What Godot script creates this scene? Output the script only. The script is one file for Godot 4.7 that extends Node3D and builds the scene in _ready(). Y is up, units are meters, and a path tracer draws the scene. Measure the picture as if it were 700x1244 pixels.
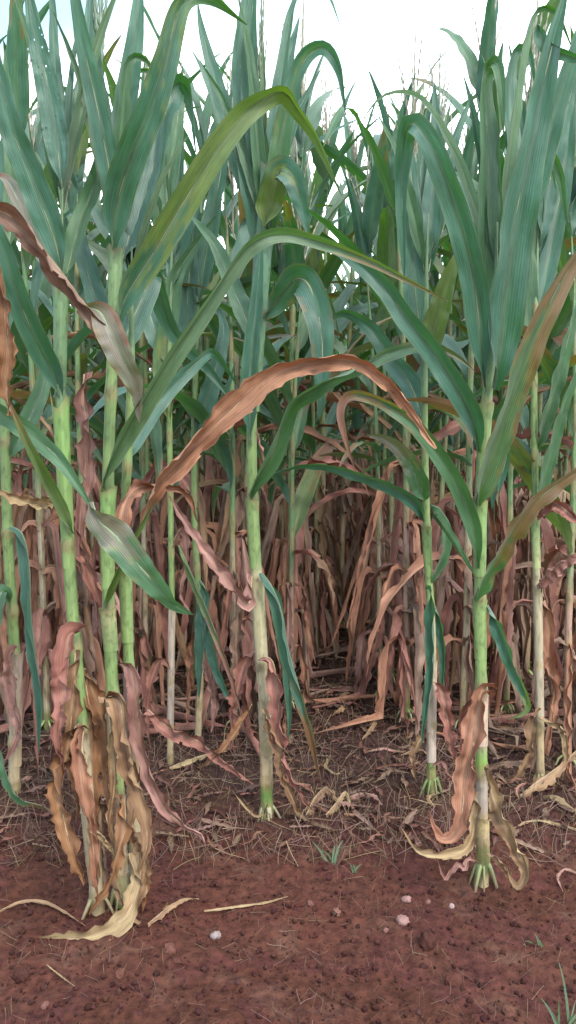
extends Node3D
# A stand of maize on red soil, seen from the bare headland in front of its first row.

const F := 1035.0            # focal length of the photograph in its own pixels
const EYE := 0.85            # height of the lens over the soil
const PITCH := 4.53          # degrees downwards
var used := {}
var rng := RandomNumberGenerator.new()
var wob := FastNoiseLite.new()
var hill := FastNoiseLite.new()
var crumb := FastNoiseLite.new()
var M := {}

# ------------------------------------------------------------------ colours (linear, with leaf shade painted into tan, orange and straw)
var PAL := {
	"green": [Color(0.088, 0.226, 0.172), Color(0.064, 0.174, 0.128)],
	"fresh": [Color(0.108, 0.245, 0.112), Color(0.078, 0.185, 0.096)],
	"lime": [Color(0.220, 0.290, 0.090), Color(0.150, 0.225, 0.082)],
	"grey": [Color(0.180, 0.215, 0.155), Color(0.280, 0.195, 0.155)],
	"pink": [Color(0.390, 0.172, 0.136), Color(0.250, 0.098, 0.082)],
	"mauve": [Color(0.400, 0.215, 0.182), Color(0.270, 0.126, 0.112)],
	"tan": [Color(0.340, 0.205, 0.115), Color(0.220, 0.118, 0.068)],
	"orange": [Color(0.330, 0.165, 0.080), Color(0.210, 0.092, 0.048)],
	"rust": [Color(0.420, 0.200, 0.125), Color(0.280, 0.120, 0.080)],
	"salmon": [Color(0.520, 0.270, 0.160), Color(0.400, 0.180, 0.108)],
	"pale": [Color(0.165, 0.265, 0.150), Color(0.115, 0.210, 0.120)],
	"bleak": [Color(0.360, 0.235, 0.175), Color(0.210, 0.120, 0.095)],
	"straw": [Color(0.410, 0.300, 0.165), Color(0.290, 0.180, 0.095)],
}

func _ready():
	rng.seed = 7
	wob.seed = 3; wob.frequency = 1.0
	hill.seed = 11; hill.frequency = 1.0; hill.fractal_octaves = 3
	crumb.seed = 5; crumb.frequency = 9.0; crumb.fractal_octaves = 4
	set_camera_and_light()
	make_materials()
	make_ground()
	front_left_plants()
	front_right_plant()
	second_row()
	field()
	litter()

func set_camera_and_light():
	var cam := Camera3D.new()
	cam.name = "camera"
	cam.fov = 2.0 * rad_to_deg(atan(622.0 / F))
	cam.position = Vector3(0, EYE, 0)
	cam.rotation_degrees = Vector3(-PITCH, 0, 0)
	cam.near = 0.05
	cam.far = 400.0
	add_child(cam)
	var env := Environment.new()
	env.background_mode = Environment.BG_SKY
	var sky := Sky.new()
	var pano := PanoramaSkyMaterial.new()
	pano.panorama = sky_picture()
	pano.energy_multiplier = 1.0
	sky.sky_material = pano
	env.sky = sky
	env.tonemap_mode = Environment.TONE_MAPPER_LINEAR
	env.tonemap_exposure = 2.75
	env.sdfgi_enabled = true
	env.ssao_enabled = true
	env.ssil_enabled = true
	var we := WorldEnvironment.new()
	we.name = "environment"
	we.environment = env
	add_child(we)
	var sun := DirectionalLight3D.new()
	sun.name = "sun"
	sun.light_energy = 0.5
	sun.light_angular_distance = 12.0
	sun.light_color = Color(1.0, 0.97, 0.92)
	sun.shadow_enabled = true
	sun.rotation_degrees = Vector3(-44, 24, 0)
	add_child(sun)

func sky_picture() -> ImageTexture:      # bright thin cloud over all the sky, with pale blue breaks
	var w := 512
	var h := 256
	var n := FastNoiseLite.new()
	n.seed = 21; n.frequency = 1.3; n.fractal_octaves = 5
	var im := Image.create(w, h, false, Image.FORMAT_RGBAF)
	for j in h:
		var el := PI * (0.5 - (j + 0.5) / h)
		for i in w:
			var az := TAU * (i + 0.5) / w
			var d := Vector3(cos(el) * sin(az), sin(el), cos(el) * cos(az))
			var up := clampf(d.y, 0.0, 1.0)
			var c := clampf(0.66 + 0.9 * n.get_noise_3d(d.x * 1.1, d.y * 2.2, d.z * 1.1) + 0.9 * minf(0.0, d.x + 0.18), 0.0, 1.0)
			var blue := Color(0.30, 0.47, 0.60).lerp(Color(0.22, 0.42, 0.66), up)
			var white := Color(1.45, 1.62, 1.72)
			var col := blue.lerp(white, smoothstep(0.15, 0.72, c))
			col = col.lerp(Color(1.45, 1.58, 1.64), 0.5 * exp(-up * 7.0))
			if d.y < 0.0:
				col = Color(0.30, 0.22, 0.20)
			im.set_pixel(i, j, Color(col.r, col.g, col.b, 1))
	return ImageTexture.create_from_image(im)

# ------------------------------------------------------------------ materials
func streaks(w: int, h: int, lo: float, fine: int, blotch: float, sd: int) -> ImageTexture:
	var n := FastNoiseLite.new()
	n.seed = sd; n.frequency = 1.0
	var im := Image.create(w, h, false, Image.FORMAT_RGB8)
	for i in w:
		var u := float(i) / w
		var vein := 0.5 + 0.5 * sin(u * TAU * fine)
		var r2 := 0.5 + 0.5 * n.get_noise_2d(u * fine * 1.7, 3.3)
		for j in h:
			var a := TAU * j / h
			var s := 0.6 * n.get_noise_3d(u * 40.0, cos(a) * 0.5, sin(a) * 0.5) + 0.7 * n.get_noise_3d(u * 13.0 + 3.0, cos(a) * 0.7, sin(a) * 0.7)
			var b := n.get_noise_3d(u * 5.0 + 9.0, cos(a) * 1.6, sin(a) * 1.6)
			var f := n.get_noise_3d(u * 90.0, cos(a) * 5.0, sin(a) * 5.0)
			var v := 1.0 - (1.0 - lo) * (0.35 * vein + 0.35 * r2 + 0.5 * (0.5 + s)) - blotch * maxf(0.0, b) * 1.6 + 0.05 * f
			v = clampf(v, 0.05, 1.0)
			im.set_pixel(i, j, Color(v, v, v).linear_to_srgb())
	return ImageTexture.create_from_image(im)

func leafy(tex: Texture2D, rough: float, spec: float, back: Color, relief: float) -> StandardMaterial3D:
	var m := StandardMaterial3D.new()
	m.vertex_color_use_as_albedo = true
	m.albedo_texture = tex
	m.roughness = rough
	m.metallic_specular = spec
	m.backlight_enabled = true
	m.backlight = back
	m.heightmap_enabled = true
	m.heightmap_texture = tex
	m.heightmap_scale = relief
	m.cull_mode = BaseMaterial3D.CULL_DISABLED
	return m

func make_materials():
	M.leaf = leafy(streaks(128, 256, 0.45, 16, 0.10, 1), 0.48, 0.5, Color(0.74, 0.88, 0.32), 0.12)
	M.leaf.rim_enabled = true
	M.leaf.rim = 0.32
	M.leaf.rim_tint = 0.2
	M.dead = leafy(streaks(128, 256, 0.62, 11, 0.22, 2), 0.70, 0.35, Color(0.55, 0.42, 0.30), 0.10)
	var st := StandardMaterial3D.new()
	st.vertex_color_use_as_albedo = true
	st.albedo_texture = streaks(64, 256, 0.66, 9, 0.42, 4)
	st.roughness = 0.5
	st.metallic_specular = 0.45
	st.heightmap_enabled = true
	st.heightmap_texture = st.albedo_texture
	st.heightmap_scale = 0.05
	M.stalk = st
	var so := StandardMaterial3D.new()
	so.vertex_color_use_as_albedo = true
	so.roughness = 0.95
	so.metallic_specular = 0.2
	var nt := NoiseTexture2D.new()
	nt.width = 512; nt.height = 512; nt.seamless = true
	var fn := FastNoiseLite.new()
	fn.seed = 8; fn.frequency = 0.03; fn.fractal_octaves = 6; fn.fractal_gain = 0.62
	nt.noise = fn
	var g := Gradient.new()
	g.offsets = PackedFloat32Array([0.0, 0.35, 0.6, 0.8, 1.0])
	g.colors = PackedColorArray([Color(0.62, 0.58, 0.58), Color(0.80, 0.78, 0.78), Color(0.92, 0.90, 0.88), Color(1, 0.97, 0.94), Color(1, 1, 1)])
	nt.color_ramp = g
	so.albedo_texture = nt
	so.uv1_triplanar = true
	so.uv1_world_triplanar = true
	so.uv1_scale = Vector3(2.3, 2.3, 2.3)
	so.heightmap_enabled = true
	so.heightmap_texture = nt
	so.heightmap_scale = 0.9
	M.soil = so
	var cl := so.duplicate()
	cl.uv1_world_triplanar = false
	cl.uv1_scale = Vector3(7, 7, 7)
	cl.heightmap_scale = 0.3
	M.clod = cl
	var pl := StandardMaterial3D.new()
	pl.vertex_color_use_as_albedo = true
	pl.roughness = 0.85
	pl.metallic_specular = 0.3
	M.plain = pl

# ------------------------------------------------------------------ naming
func numbered(n: String) -> String:
	if not used.has(n):
		used[n] = 0
		return n
	used[n] += 1
	return "%s_%03d" % [n, used[n]]

func tag(o: Node, label: String, category: String, group := ""):
	o.set_meta("label", label)
	o.set_meta("category", category)
	if group != "":
		o.set_meta("group", group)

func thing(called: String, at: Vector3, label: String, category: String, group := "") -> Node3D:
	var o := Node3D.new()
	o.name = numbered(called)
	o.position = at
	tag(o, label, category, group)
	add_child(o)
	return o

func part(called: String, mesh: Mesh, mat: Material, parent: Node) -> MeshInstance3D:
	var o := MeshInstance3D.new()
	o.mesh = mesh
	o.material_override = mat
	var k := 0
	var n := called
	while parent.has_node(NodePath(n)):
		k += 1
		n = "%s_%03d" % [called, k]
	o.name = n
	parent.add_child(o)
	return o

# ------------------------------------------------------------------ from a sighting in the photograph to a point in the field
func P(x: float, y: float, d: float) -> Vector3:
	var v := Vector3((x - 350.0) / F, -(y - 622.0) / F, -1.0).rotated(Vector3.RIGHT, -deg_to_rad(PITCH))
	return Vector3(0, EYE, 0) + v * (d / -v.z)

func G(x: float, y: float) -> Vector3:
	var v := Vector3((x - 350.0) / F, -(y - 622.0) / F, -1.0).rotated(Vector3.RIGHT, -deg_to_rad(PITCH))
	var p := Vector3(0, EYE, 0) + v * (EYE / -v.y)
	p.y = soil(p.x, p.z)
	return p

var FEET := [Vector2(-0.35, -1.575), Vector2(0.372, -1.65), Vector2(-0.048, -1.97), Vector2(0.343, -2.03)]

func soil(x: float, z: float) -> float:
	var y := 0.0
	for f in FEET:      # the soil is earthed up a little round the feet of the front plants
		var dx: float = x - f.x
		var dz: float = z - f.y
		y += 0.014 * exp(-(dx * dx + dz * dz) / 0.006)
	return y + 0.016 * hill.get_noise_2d(x * 1.6, z * 1.6) + 0.006 * crumb.get_noise_2d(x * 0.7, z * 0.7)

# ------------------------------------------------------------------ curves and ribbons
func smooth_path(pts: Array, n: int) -> PackedVector3Array:     # even steps along a Catmull-Rom curve
	var fine := PackedVector3Array()
	var m := pts.size()
	for i in m - 1:
		var p0: Vector3 = pts[maxi(i - 1, 0)]
		var p1: Vector3 = pts[i]
		var p2: Vector3 = pts[i + 1]
		var p3: Vector3 = pts[mini(i + 2, m - 1)]
		for k in 12:
			fine.append(p1.cubic_interpolate(p2, p0, p3, k / 12.0))
	fine.append(pts[m - 1])
	var acc := PackedFloat32Array([0.0])
	for i in range(1, fine.size()):
		acc.append(acc[i - 1] + fine[i].distance_to(fine[i - 1]))
	var total: float = acc[acc.size() - 1]
	var out := PackedVector3Array()
	var j := 0
	for i in n + 1:
		var s := total * i / n
		while j < acc.size() - 2 and acc[j + 1] < s:
			j += 1
		var t := (s - acc[j]) / maxf(acc[j + 1] - acc[j], 1e-6)
		out.append(fine[j].lerp(fine[j + 1], clampf(t, 0, 1)))
	return out

func ramp(keys, t: float) -> float:        # a number, or [[t, value], ...]
	if not (keys is Array):
		return float(keys)
	if t <= keys[0][0]:
		return keys[0][1]
	for i in keys.size() - 1:
		if t <= keys[i + 1][0]:
			return lerpf(keys[i][1], keys[i + 1][1], smoothstep(0, 1, (t - keys[i][0]) / (keys[i + 1][0] - keys[i][0])))
	return keys[keys.size() - 1][1]

const WIDE := [-1.0, -0.82, -0.55, -0.28, -0.09, 0.09, 0.28, 0.55, 0.82, 1.0]
const NARROW := [-1.0, -0.55, -0.1, 0.1, 0.55, 1.0]

# o: w width, roll degrees (0 faces the front), side (a fixed width direction instead), fold, clasp, curl, ruf, waves, kind, tip kind, dry (share of the length where the tip turns dry),
# edge (share of dry margin), n rows, cols, sd
func ribbon(path: PackedVector3Array, o: Dictionary) -> Array:
	var n := path.size() - 1
	var cols: Array = o.get("cols", WIDE)
	var nc := cols.size()
	var w: float = o.w
	var sd: float = o.get("sd", 0.0)
	var kind: String = o.get("kind", "green")
	var tip: String = o.get("tip", kind)
	var dry: float = o.get("dry", 2.0)
	var edge: float = o.get("edge", 0.0)
	var dead: bool = kind in ["pink", "mauve", "tan", "orange", "rust", "straw", "salmon", "bleak"]
	var fold: float = o.get("fold", 0.28) * (1.0 if dead else 1.35)
	var clasp: float = o.get("clasp", 1.0)
	if not dead:
		clasp = maxf(clasp, 0.8)
	var curl: float = o.get("curl", 0.0)
	var ruf: float = o.get("ruf", 0.05)
	var waves: float = o.get("waves", 5.0)
	var base: float = o.get("base", 0.55)
	var length := 0.0
	for i in n:
		length += path[i].distance_to(path[i + 1])
	var V := PackedVector3Array()
	var C := PackedColorArray()
	var U := PackedVector2Array()
	var mid := PackedVector3Array()
	var nrm := PackedVector3Array()
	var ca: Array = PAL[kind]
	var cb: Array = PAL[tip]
	var prev := Vector3.ZERO
	for i in n + 1:
		var t := float(i) / n
		var T := (path[mini(i + 1, n)] - path[maxi(i - 1, 0)]).normalized()
		var S: Vector3
		if o.has("side"):
			S = o.side - T * T.dot(o.side)
		else:
			S = T.cross(Vector3(0, 0, 1))
		if S.length() < 0.15 and prev != Vector3.ZERO:
			S = prev - T * T.dot(prev)
		S = S.normalized()
		if prev != Vector3.ZERO and S.dot(prev) < -0.2:
			S = -S
		prev = S
		var roll := deg_to_rad(ramp(o.get("roll", 0.0), t))
		roll += 0.25 * wob.get_noise_2d(t * 4.0, sd * 7.1) * o.get("sway", 1.0)
		if dead:
			roll += 0.55 * wob.get_noise_2d(t * 8.0, sd * 1.3 + 40.0)
		S = S.rotated(T, roll)
		var N := S.cross(T)
		var prof := minf(1.0, base + (1.0 - base) * smoothstep(0.0, 0.28, t)) * pow(maxf(0.0, 1.0 - pow(t, 2.3)), 0.8)
		if dead:
			prof *= 1.0 + 0.28 * wob.get_noise_2d(t * 7.0, sd * 3.3)
		else:
			prof *= lerpf(o.get("neck", 0.5), 1.0, smoothstep(0.0, 0.09, t))
		var hw := maxf(0.5 * w * prof, 0.0008)
		var fo := lerpf(fold + clasp, fold, smoothstep(0.0, 0.16, t))
		if dead:
			fo += 0.5 * wob.get_noise_2d(t * 7.0 + 5.0, sd * 5.7)
		mid.append(path[i])
		nrm.append(N)
		for k in nc:
			var u: float = cols[k]
			var a := absf(u)
			var sg := signf(u)
			var cu := curl
			if dead:
				cu += 0.7 + 1.6 * wob.get_noise_2d(t * 4.0 + sg * 4.0, sd * 2.9)
			var ang := fo + cu * a * 0.5
			var ph := sd * 2.3 + sg * 1.4
			var ruff := ruf * w * a * a * (sin(t * TAU * waves + ph) + 0.6 * sin(t * TAU * waves * 1.73 + ph * 2.1)) * minf(1.0, prof * 1.3)
			if dead:      # withered: irregular curls at the margin, creases along the blade
				ruff = ruf * w * a * a * (1.5 * wob.get_noise_2d(t * waves * 2.2 + sg * 13.0, sd * 3.1) + 2.2 * wob.get_noise_2d(t * waves * 0.9 + sg * 7.0, sd * 1.7)) + w * 0.13 * (absf(wob.get_noise_3d(u * 2.6, t * 2.2, sd * 7.0)) - 0.2) + w * 0.05 * absf(wob.get_noise_3d(u * 6.0, t * 5.0, sd * 3.0 + 9.0))
			else:
				ruff *= 0.75 + 0.9 * wob.get_noise_2d(t * 5.0 + sg * 3.0, sd * 1.9)
				ruff += w * 0.035 * wob.get_noise_3d(u * 2.6, t * 4.0, sd * 7.0)
			var edgy := 1.0
			if dead and a > 0.9:
				edgy = 1.0 + 0.16 * wob.get_noise_2d(t * 55.0, sd + sg * 9.0) + 0.3 * wob.get_noise_2d(t * 11.0, sd * 2.0 + sg * 5.0)
			V.append(path[i] + S * (u * hw * cos(ang) * edgy) + N * (a * hw * sin(ang) + ruff))
			U.append(Vector2(u * 0.5 + 0.5, t * length * 3.0 + sd * 0.37))
			var q := 0.5 + 0.5 * wob.get_noise_3d(t * length * 9.0, u * 1.5, sd * 11.0)
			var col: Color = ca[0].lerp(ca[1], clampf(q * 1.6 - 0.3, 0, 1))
			var dn := dry + 0.35 * wob.get_noise_3d(t * 5.0, u * 2.5, sd * 4.0 + 3.0) - 0.18 * a
			var m := smoothstep(dn - 0.07, dn + 0.07, t)
			if edge > 0.0:
				m = maxf(m, smoothstep(1.0 - edge, 1.0, a + 0.5 * wob.get_noise_3d(t * 8.0, sg * 5.0, sd * 6.0)))
			if m > 0.0:
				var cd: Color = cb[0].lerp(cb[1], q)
				if m < 0.98 and not dead:      # a yellow border where the green dies off
					col = col.lerp(Color(0.40, 0.34, 0.09), clampf(m * 2.0, 0, 1) * 0.7)
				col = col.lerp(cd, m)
			if dead:      # lengthwise streaks of grey and brown, and spots of rot
				var st := wob.get_noise_3d(u * 4.5, t * 1.6, sd * 9.0)
				col = col.lerp(Color(ca[0].r * 1.22, ca[0].g * 1.30, ca[0].b * 1.28), clampf(st * 1.6, 0, 0.7))
				col = col.lerp(Color(0.13, 0.075, 0.055), clampf(-st * 1.5 - 0.1, 0, 0.6))
				col = col.lerp(Color(0.09, 0.06, 0.05), 0.7 * smoothstep(0.42, 0.6, wob.get_noise_3d(u * 3.0 + 7.0, t * 14.0, sd * 5.0)))
			if a > 0.95 and not dead:
				col = col.lerp(Color(0.22, 0.26, 0.15), 0.4)
			if a < 0.12:
				col = col.lerp(Color(0.30, 0.38, 0.22) if not dead else Color(0.50, 0.36, 0.24), 0.35 * (1.0 - t))
			col = col * (0.90 + 0.25 * wob.get_noise_2d(t * 3.0, sd * 13.0 + u))
			C.append(Color(clampf(col.r, 0, 1), clampf(col.g, 0, 1), clampf(col.b, 0, 1), 1))
	var I := PackedInt32Array()
	var hole: float = o.get("holes", 0.0)
	for i in n:
		for k in nc - 1:
			if hole > 0.0 and i > n * 0.25 and i < n * 0.75 and wob.get_noise_2d(i * 0.36, k * 0.62 + sd) > 1.0 - hole:
				continue
			if dead and (k == 0 or k == nc - 2) and i > 3 and wob.get_noise_2d(i * 0.93 + k * 4.0, sd * 2.2) > 0.36:      # torn margin
				continue
			var a := i * nc + k
			I.append_array([a, a + nc, a + 1, a + 1, a + nc, a + nc + 1])
	return [grid_mesh(V, C, U, I, nc), mid, nrm]

func grid_mesh(V: PackedVector3Array, C: PackedColorArray, U: PackedVector2Array, I: PackedInt32Array, _nc: int) -> ArrayMesh:
	var Nn := PackedVector3Array()
	Nn.resize(V.size())
	for f in range(0, I.size(), 3):
		var a := I[f]
		var b := I[f + 1]
		var c := I[f + 2]
		var fn := (V[c] - V[a]).cross(V[b] - V[a])
		Nn[a] += fn
		Nn[b] += fn
		Nn[c] += fn
	for i in Nn.size():
		Nn[i] = Nn[i].normalized() if Nn[i].length_squared() > 1e-20 else Vector3.UP
	var arr := []
	arr.resize(Mesh.ARRAY_MAX)
	arr[Mesh.ARRAY_VERTEX] = V
	arr[Mesh.ARRAY_NORMAL] = Nn
	arr[Mesh.ARRAY_COLOR] = C
	if U.size():
		arr[Mesh.ARRAY_TEX_UV] = U
	arr[Mesh.ARRAY_INDEX] = I
	var m := ArrayMesh.new()
	m.add_surface_from_arrays(Mesh.PRIMITIVE_TRIANGLES, arr)
	return m

func tube(path: PackedVector3Array, rad: PackedFloat32Array, colr: PackedColorArray, sides := 9, taper_end := true) -> ArrayMesh:
	var V := PackedVector3Array()
	var C := PackedColorArray()
	var U := PackedVector2Array()
	var I := PackedInt32Array()
	var n := path.size()
	var s := 0.0
	var ref := Vector3(0, 0, 1)
	for i in n:
		var T := (path[mini(i + 1, n - 1)] - path[maxi(i - 1, 0)]).normalized()
		if absf(T.dot(ref)) > 0.95:
			ref = Vector3(1, 0, 0)
		var X := ref.cross(T).normalized()
		var Y := T.cross(X)
		if i > 0:
			s += path[i].distance_to(path[i - 1])
		for k in sides + 1:
			var a := TAU * k / sides
			V.append(path[i] + (X * cos(a) + Y * sin(a)) * rad[i])
			C.append(colr[i])
			U.append(Vector2(float(k) / sides, s * 3.0))
	for i in n - 1:
		for k in sides:
			var a := i * (sides + 1) + k
			I.append_array([a, a + 1, a + sides + 1, a + 1, a + sides + 2, a + sides + 1])
	if taper_end:
		for e in [0, n - 1]:
			var c0 := V.size()
			V.append(path[e]); C.append(colr[e]); U.append(Vector2(0.5, s * 3.0))
			for k in sides:
				var a: int = e * (sides + 1) + k
				if e == 0:
					I.append_array([c0, a + 1, a])
				else:
					I.append_array([c0, a, a + 1])
	var me := grid_mesh(V, C, U, I, 0)
	return me

# ------------------------------------------------------------------ pieces of a maize plant
func shade(c: Color, k: float) -> Color:
	return Color(c.r * k, c.g * k, c.b * k, 1)

# stalk along a path: joints at the given shares of its length, colour by share of the length
func stalk_mesh(path: PackedVector3Array, r0: float, r1: float, joints: Array, stops: Array, sides: int) -> ArrayMesh:
	var n := path.size() - 1
	var rad := PackedFloat32Array()
	var col := PackedColorArray()
	for i in n + 1:
		var t := float(i) / n
		var r := lerpf(r0, r1, pow(t, 1.2)) * (1.0 - 0.75 * smoothstep(0.8, 1.0, t))
		var near := 9.0
		var above := 1.0
		for j in joints:
			near = minf(near, absf(t - j))
			if j >= t:
				above = minf(above, j - t)
		r *= 1.0 + 0.20 * exp(-pow(near * n / 1.2, 2.0))
		var c: Color = stops[0][1]
		for k in stops.size() - 1:
			if t >= stops[k][0]:
				c = stops[k][1].lerp(stops[k + 1][1], clampf((t - stops[k][0]) / maxf(stops[k + 1][0] - stops[k][0], 1e-4), 0, 1))
		if near * n < 1.3:
			c = c.lerp(Color(0.26, 0.19, 0.09), 0.6)
		c = shade(c, 0.92 + 0.2 * wob.get_noise_2d(t * 30.0, path[0].x * 50.0))
		rad.append(r)
		col.append(c)
	return tube(path, rad, col, sides)

func midrib_mesh(mid: PackedVector3Array, nrm: PackedVector3Array, w: float, dead: bool) -> ArrayMesh:
	var V := PackedVector3Array()
	var C := PackedColorArray()
	var U := PackedVector2Array()
	var I := PackedInt32Array()
	var n := int((mid.size() - 1) * 0.86)
	var c := Color(0.40, 0.48, 0.30) if not dead else Color(0.48, 0.34, 0.21)
	for i in n + 1:
		var t := float(i) / n
		var T := (mid[mini(i + 1, n)] - mid[maxi(i - 1, 0)]).normalized()
		var S := T.cross(nrm[i]).normalized()
		var h := lerpf(0.048, 0.012, t) * w
		var th := lerpf(0.020, 0.006, t) * w
		for q in [[1, 0], [0, 1], [-1, 0], [0, -1], [1, 0]]:
			V.append(mid[i] + S * (q[0] * h) + nrm[i] * (q[1] * th))
			C.append(c)
			U.append(Vector2(0.5 + 0.05 * q[0], t * 3.0))
	for i in n:
		for k in 4:
			var a := i * 5 + k
			I.append_array([a, a + 1, a + 5, a + 1, a + 6, a + 5])
	return grid_mesh(V, C, U, I, 0)

func is_dead(kind: String) -> bool:
	return kind in ["pink", "mauve", "tan", "orange", "rust", "straw", "salmon", "bleak"]

func add_blade(root: Node3D, path: PackedVector3Array, o: Dictionary, rib := true) -> MeshInstance3D:
	var made := ribbon(path, o)
	var dead := is_dead(o.get("kind", "green"))
	var b := part("dry_leaf" if dead else "leaf", made[0], M.dead if dead else M.leaf, root)
	if rib:
		part("midrib", midrib_mesh(made[1], made[2], o.w, dead), M.dead if dead else M.leaf, b)
	if o.has("label"):
		b.set_meta("label", o.label)
	return b

# a leaf from sightings [x, y, distance]
var leaf_count := 0
func L(root: Node3D, sights: Array, wpx: float, o := {}) -> MeshInstance3D:
	leaf_count += 1
	var pts := []
	var far := 0.0
	for s in sights:
		pts.append(P(s[0], s[1], s[2]) - root.position)
		far += s[2]
	far /= sights.size()
	o.w = wpx * far / F * 0.86
	if not o.has("sd"):
		o.sd = leaf_count * 1.37
	return add_blade(root, smooth_path(pts, o.get("n", 40)), o)

# a leaf sheath: a sleeve round the stalk between two sightings, flared and open at its top
func sleeve(root: Node3D, a: Vector3, b: Vector3, r0: float, r1: float, c0: Color, c1: Color):
	var V := PackedVector3Array()
	var C := PackedColorArray()
	var U := PackedVector2Array()
	var I := PackedInt32Array()
	var rows := 14
	var sides := 12
	var sd := a.y * 31.0 + a.x * 17.0
	var axis := (b - a).normalized()
	var X := axis.cross(Vector3(0, 0, 1)).normalized()
	var Y := X.cross(axis)
	for i in rows + 1:
		var t := float(i) / rows
		for k in sides + 1:
			var ang := TAU * k / sides
			var nz := wob.get_noise_3d(cos(ang) * 0.9, sin(ang) * 0.9 + sd, t * 2.0)
			var r := lerpf(r0, r1, t) * (1.0 + 0.05 * nz + 0.16 * smoothstep(0.86, 1.0, t))
			var tt := t + 0.10 * smoothstep(0.8, 1.0, t) * wob.get_noise_2d(cos(ang) * 1.2 + sd, sin(ang) * 1.2)
			V.append(a.lerp(b, tt) - root.position + (X * cos(ang) + Y * sin(ang)) * r)
			var m := 0.5 + 0.5 * wob.get_noise_3d(cos(ang) * 1.4, sin(ang) * 1.4 + sd, t * 3.5)
			var col := c0.lerp(c1, clampf(t + 0.5 * nz, 0, 1))
			col = shade(col, 0.72 + 0.5 * m)
			col = col.lerp(Color(0.26, 0.19, 0.10), smoothstep(0.9, 1.0, t) * 0.6)
			C.append(col)
			U.append(Vector2(float(k) / sides, t * 0.5))
	for i in rows:
		for k in sides:
			var q := i * (sides + 1) + k
			I.append_array([q, q + 1, q + sides + 1, q + 1, q + sides + 2, q + sides + 1])
	part("leaf_sheath", grid_mesh(V, C, U, I, 0), M.stalk, root)

func brace_roots(root: Node3D, at: Vector3, r: float, count: int, hgt: float, drop: float, c: Color):
	for k in count:
		var a := TAU * (k + 0.3 * rng.randf()) / count
		var out := Vector3(cos(a), 0, sin(a))
		if rng.randf() < 0.22:
			continue
		var thick := rng.randf_range(0.7, 1.25)
		a += rng.randf_range(-0.3, 0.3)
		out = Vector3(cos(a), 0, sin(a))
		var len := 0.75 * drop * rng.randf_range(0.5, 1.2)
		var path := PackedVector3Array()
		var rad := PackedFloat32Array()
		var col := PackedColorArray()
		for i in 6:
			var t := i / 5.0
			path.append(at + out * (r * 0.7 + len * 0.75 * t) + Vector3(0, hgt - (hgt + 0.012) * pow(t, 1.3), 0))
			rad.append(thick * lerpf(0.0036, 0.0022, t))
			col.append(shade(c, 0.7).lerp(Color(0.20, 0.12, 0.08), t * t))
		part("brace_root", tube(path, rad, col, 6), M.stalk, root)

func tassel(root: Node3D, at: Vector3, hgt: float, count: int, spread: float, c: Color, lean := Vector3.ZERO):
	var spike := PackedVector3Array()
	var rad := PackedFloat32Array()
	var col := PackedColorArray()
	for i in 23:
		var t := i / 22.0
		spike.append(at + Vector3(0, hgt * t, 0) + lean * t * t)
		rad.append((0.0026 if t < 0.3 else (0.0062 if i % 2 else 0.0034)) * (1.0 - 0.6 * t))
		col.append(shade(c, 0.85 + 0.3 * (i % 2)))
	var tas := part("tassel", tube(spike, rad, col, 6), M.stalk, root)
	for k in count:
		var a := TAU * rng.randf()
		var out := Vector3(cos(a), 0, sin(a))
		var h0 := hgt * rng.randf_range(0.12, 0.42)
		var ln := hgt * rng.randf_range(0.5, 0.72)
		var sp := spread * rng.randf_range(0.5, 1.2)
		var p2 := PackedVector3Array()
		var r2 := PackedFloat32Array()
		var c2 := PackedColorArray()
		for i in 19:
			var t := i / 18.0
			p2.append(at + lean * t * 0.3 + Vector3(0, h0 + ln * (t - 0.25 * sp * 4.0 * t * t), 0) + out * (ln * sp * t))
			r2.append((0.0014 if t < 0.12 else (0.0046 if i % 2 else 0.0020)) * (1.0 - 0.55 * t))
			c2.append(shade(c, 0.8 + 0.35 * (i % 2)))
		part("tassel_branch", tube(p2, r2, c2, 5), M.stalk, tas)

# ------------------------------------------------------------------ a maize plant grown by rule (the rows behind)
func arc(h: float, az: float, length: float, e0: float, droop: float, pw: float, brk: float, n: int, start := Vector3.ZERO, floor_y := 0.012) -> PackedVector3Array:
	var p := Vector3(0, h, 0) + start
	var path := PackedVector3Array([p])
	var a := az
	var st := length / n
	for i in n:
		var t := (i + 0.5) / n
		var th := e0 + droop * (pow(t, pw) if pw > 0.0 else smoothstep(0.0, -pw, t))
		if brk > 0.0:
			th += deg_to_rad(95.0) * smoothstep(brk - 0.05, brk + 0.05, t)
		th = minf(th, deg_to_rad(176.0))
		a += 0.05 * wob.get_noise_2d(t * 6.0, az * 9.0 + h * 31.0)
		var d := Vector3(cos(a) * sin(th), cos(th), sin(a) * sin(th))
		if p.y + d.y * st < floor_y:
			d = Vector3(cos(a), 0.02, sin(a))
		p += d * st
		path.append(p)
	return path

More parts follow.
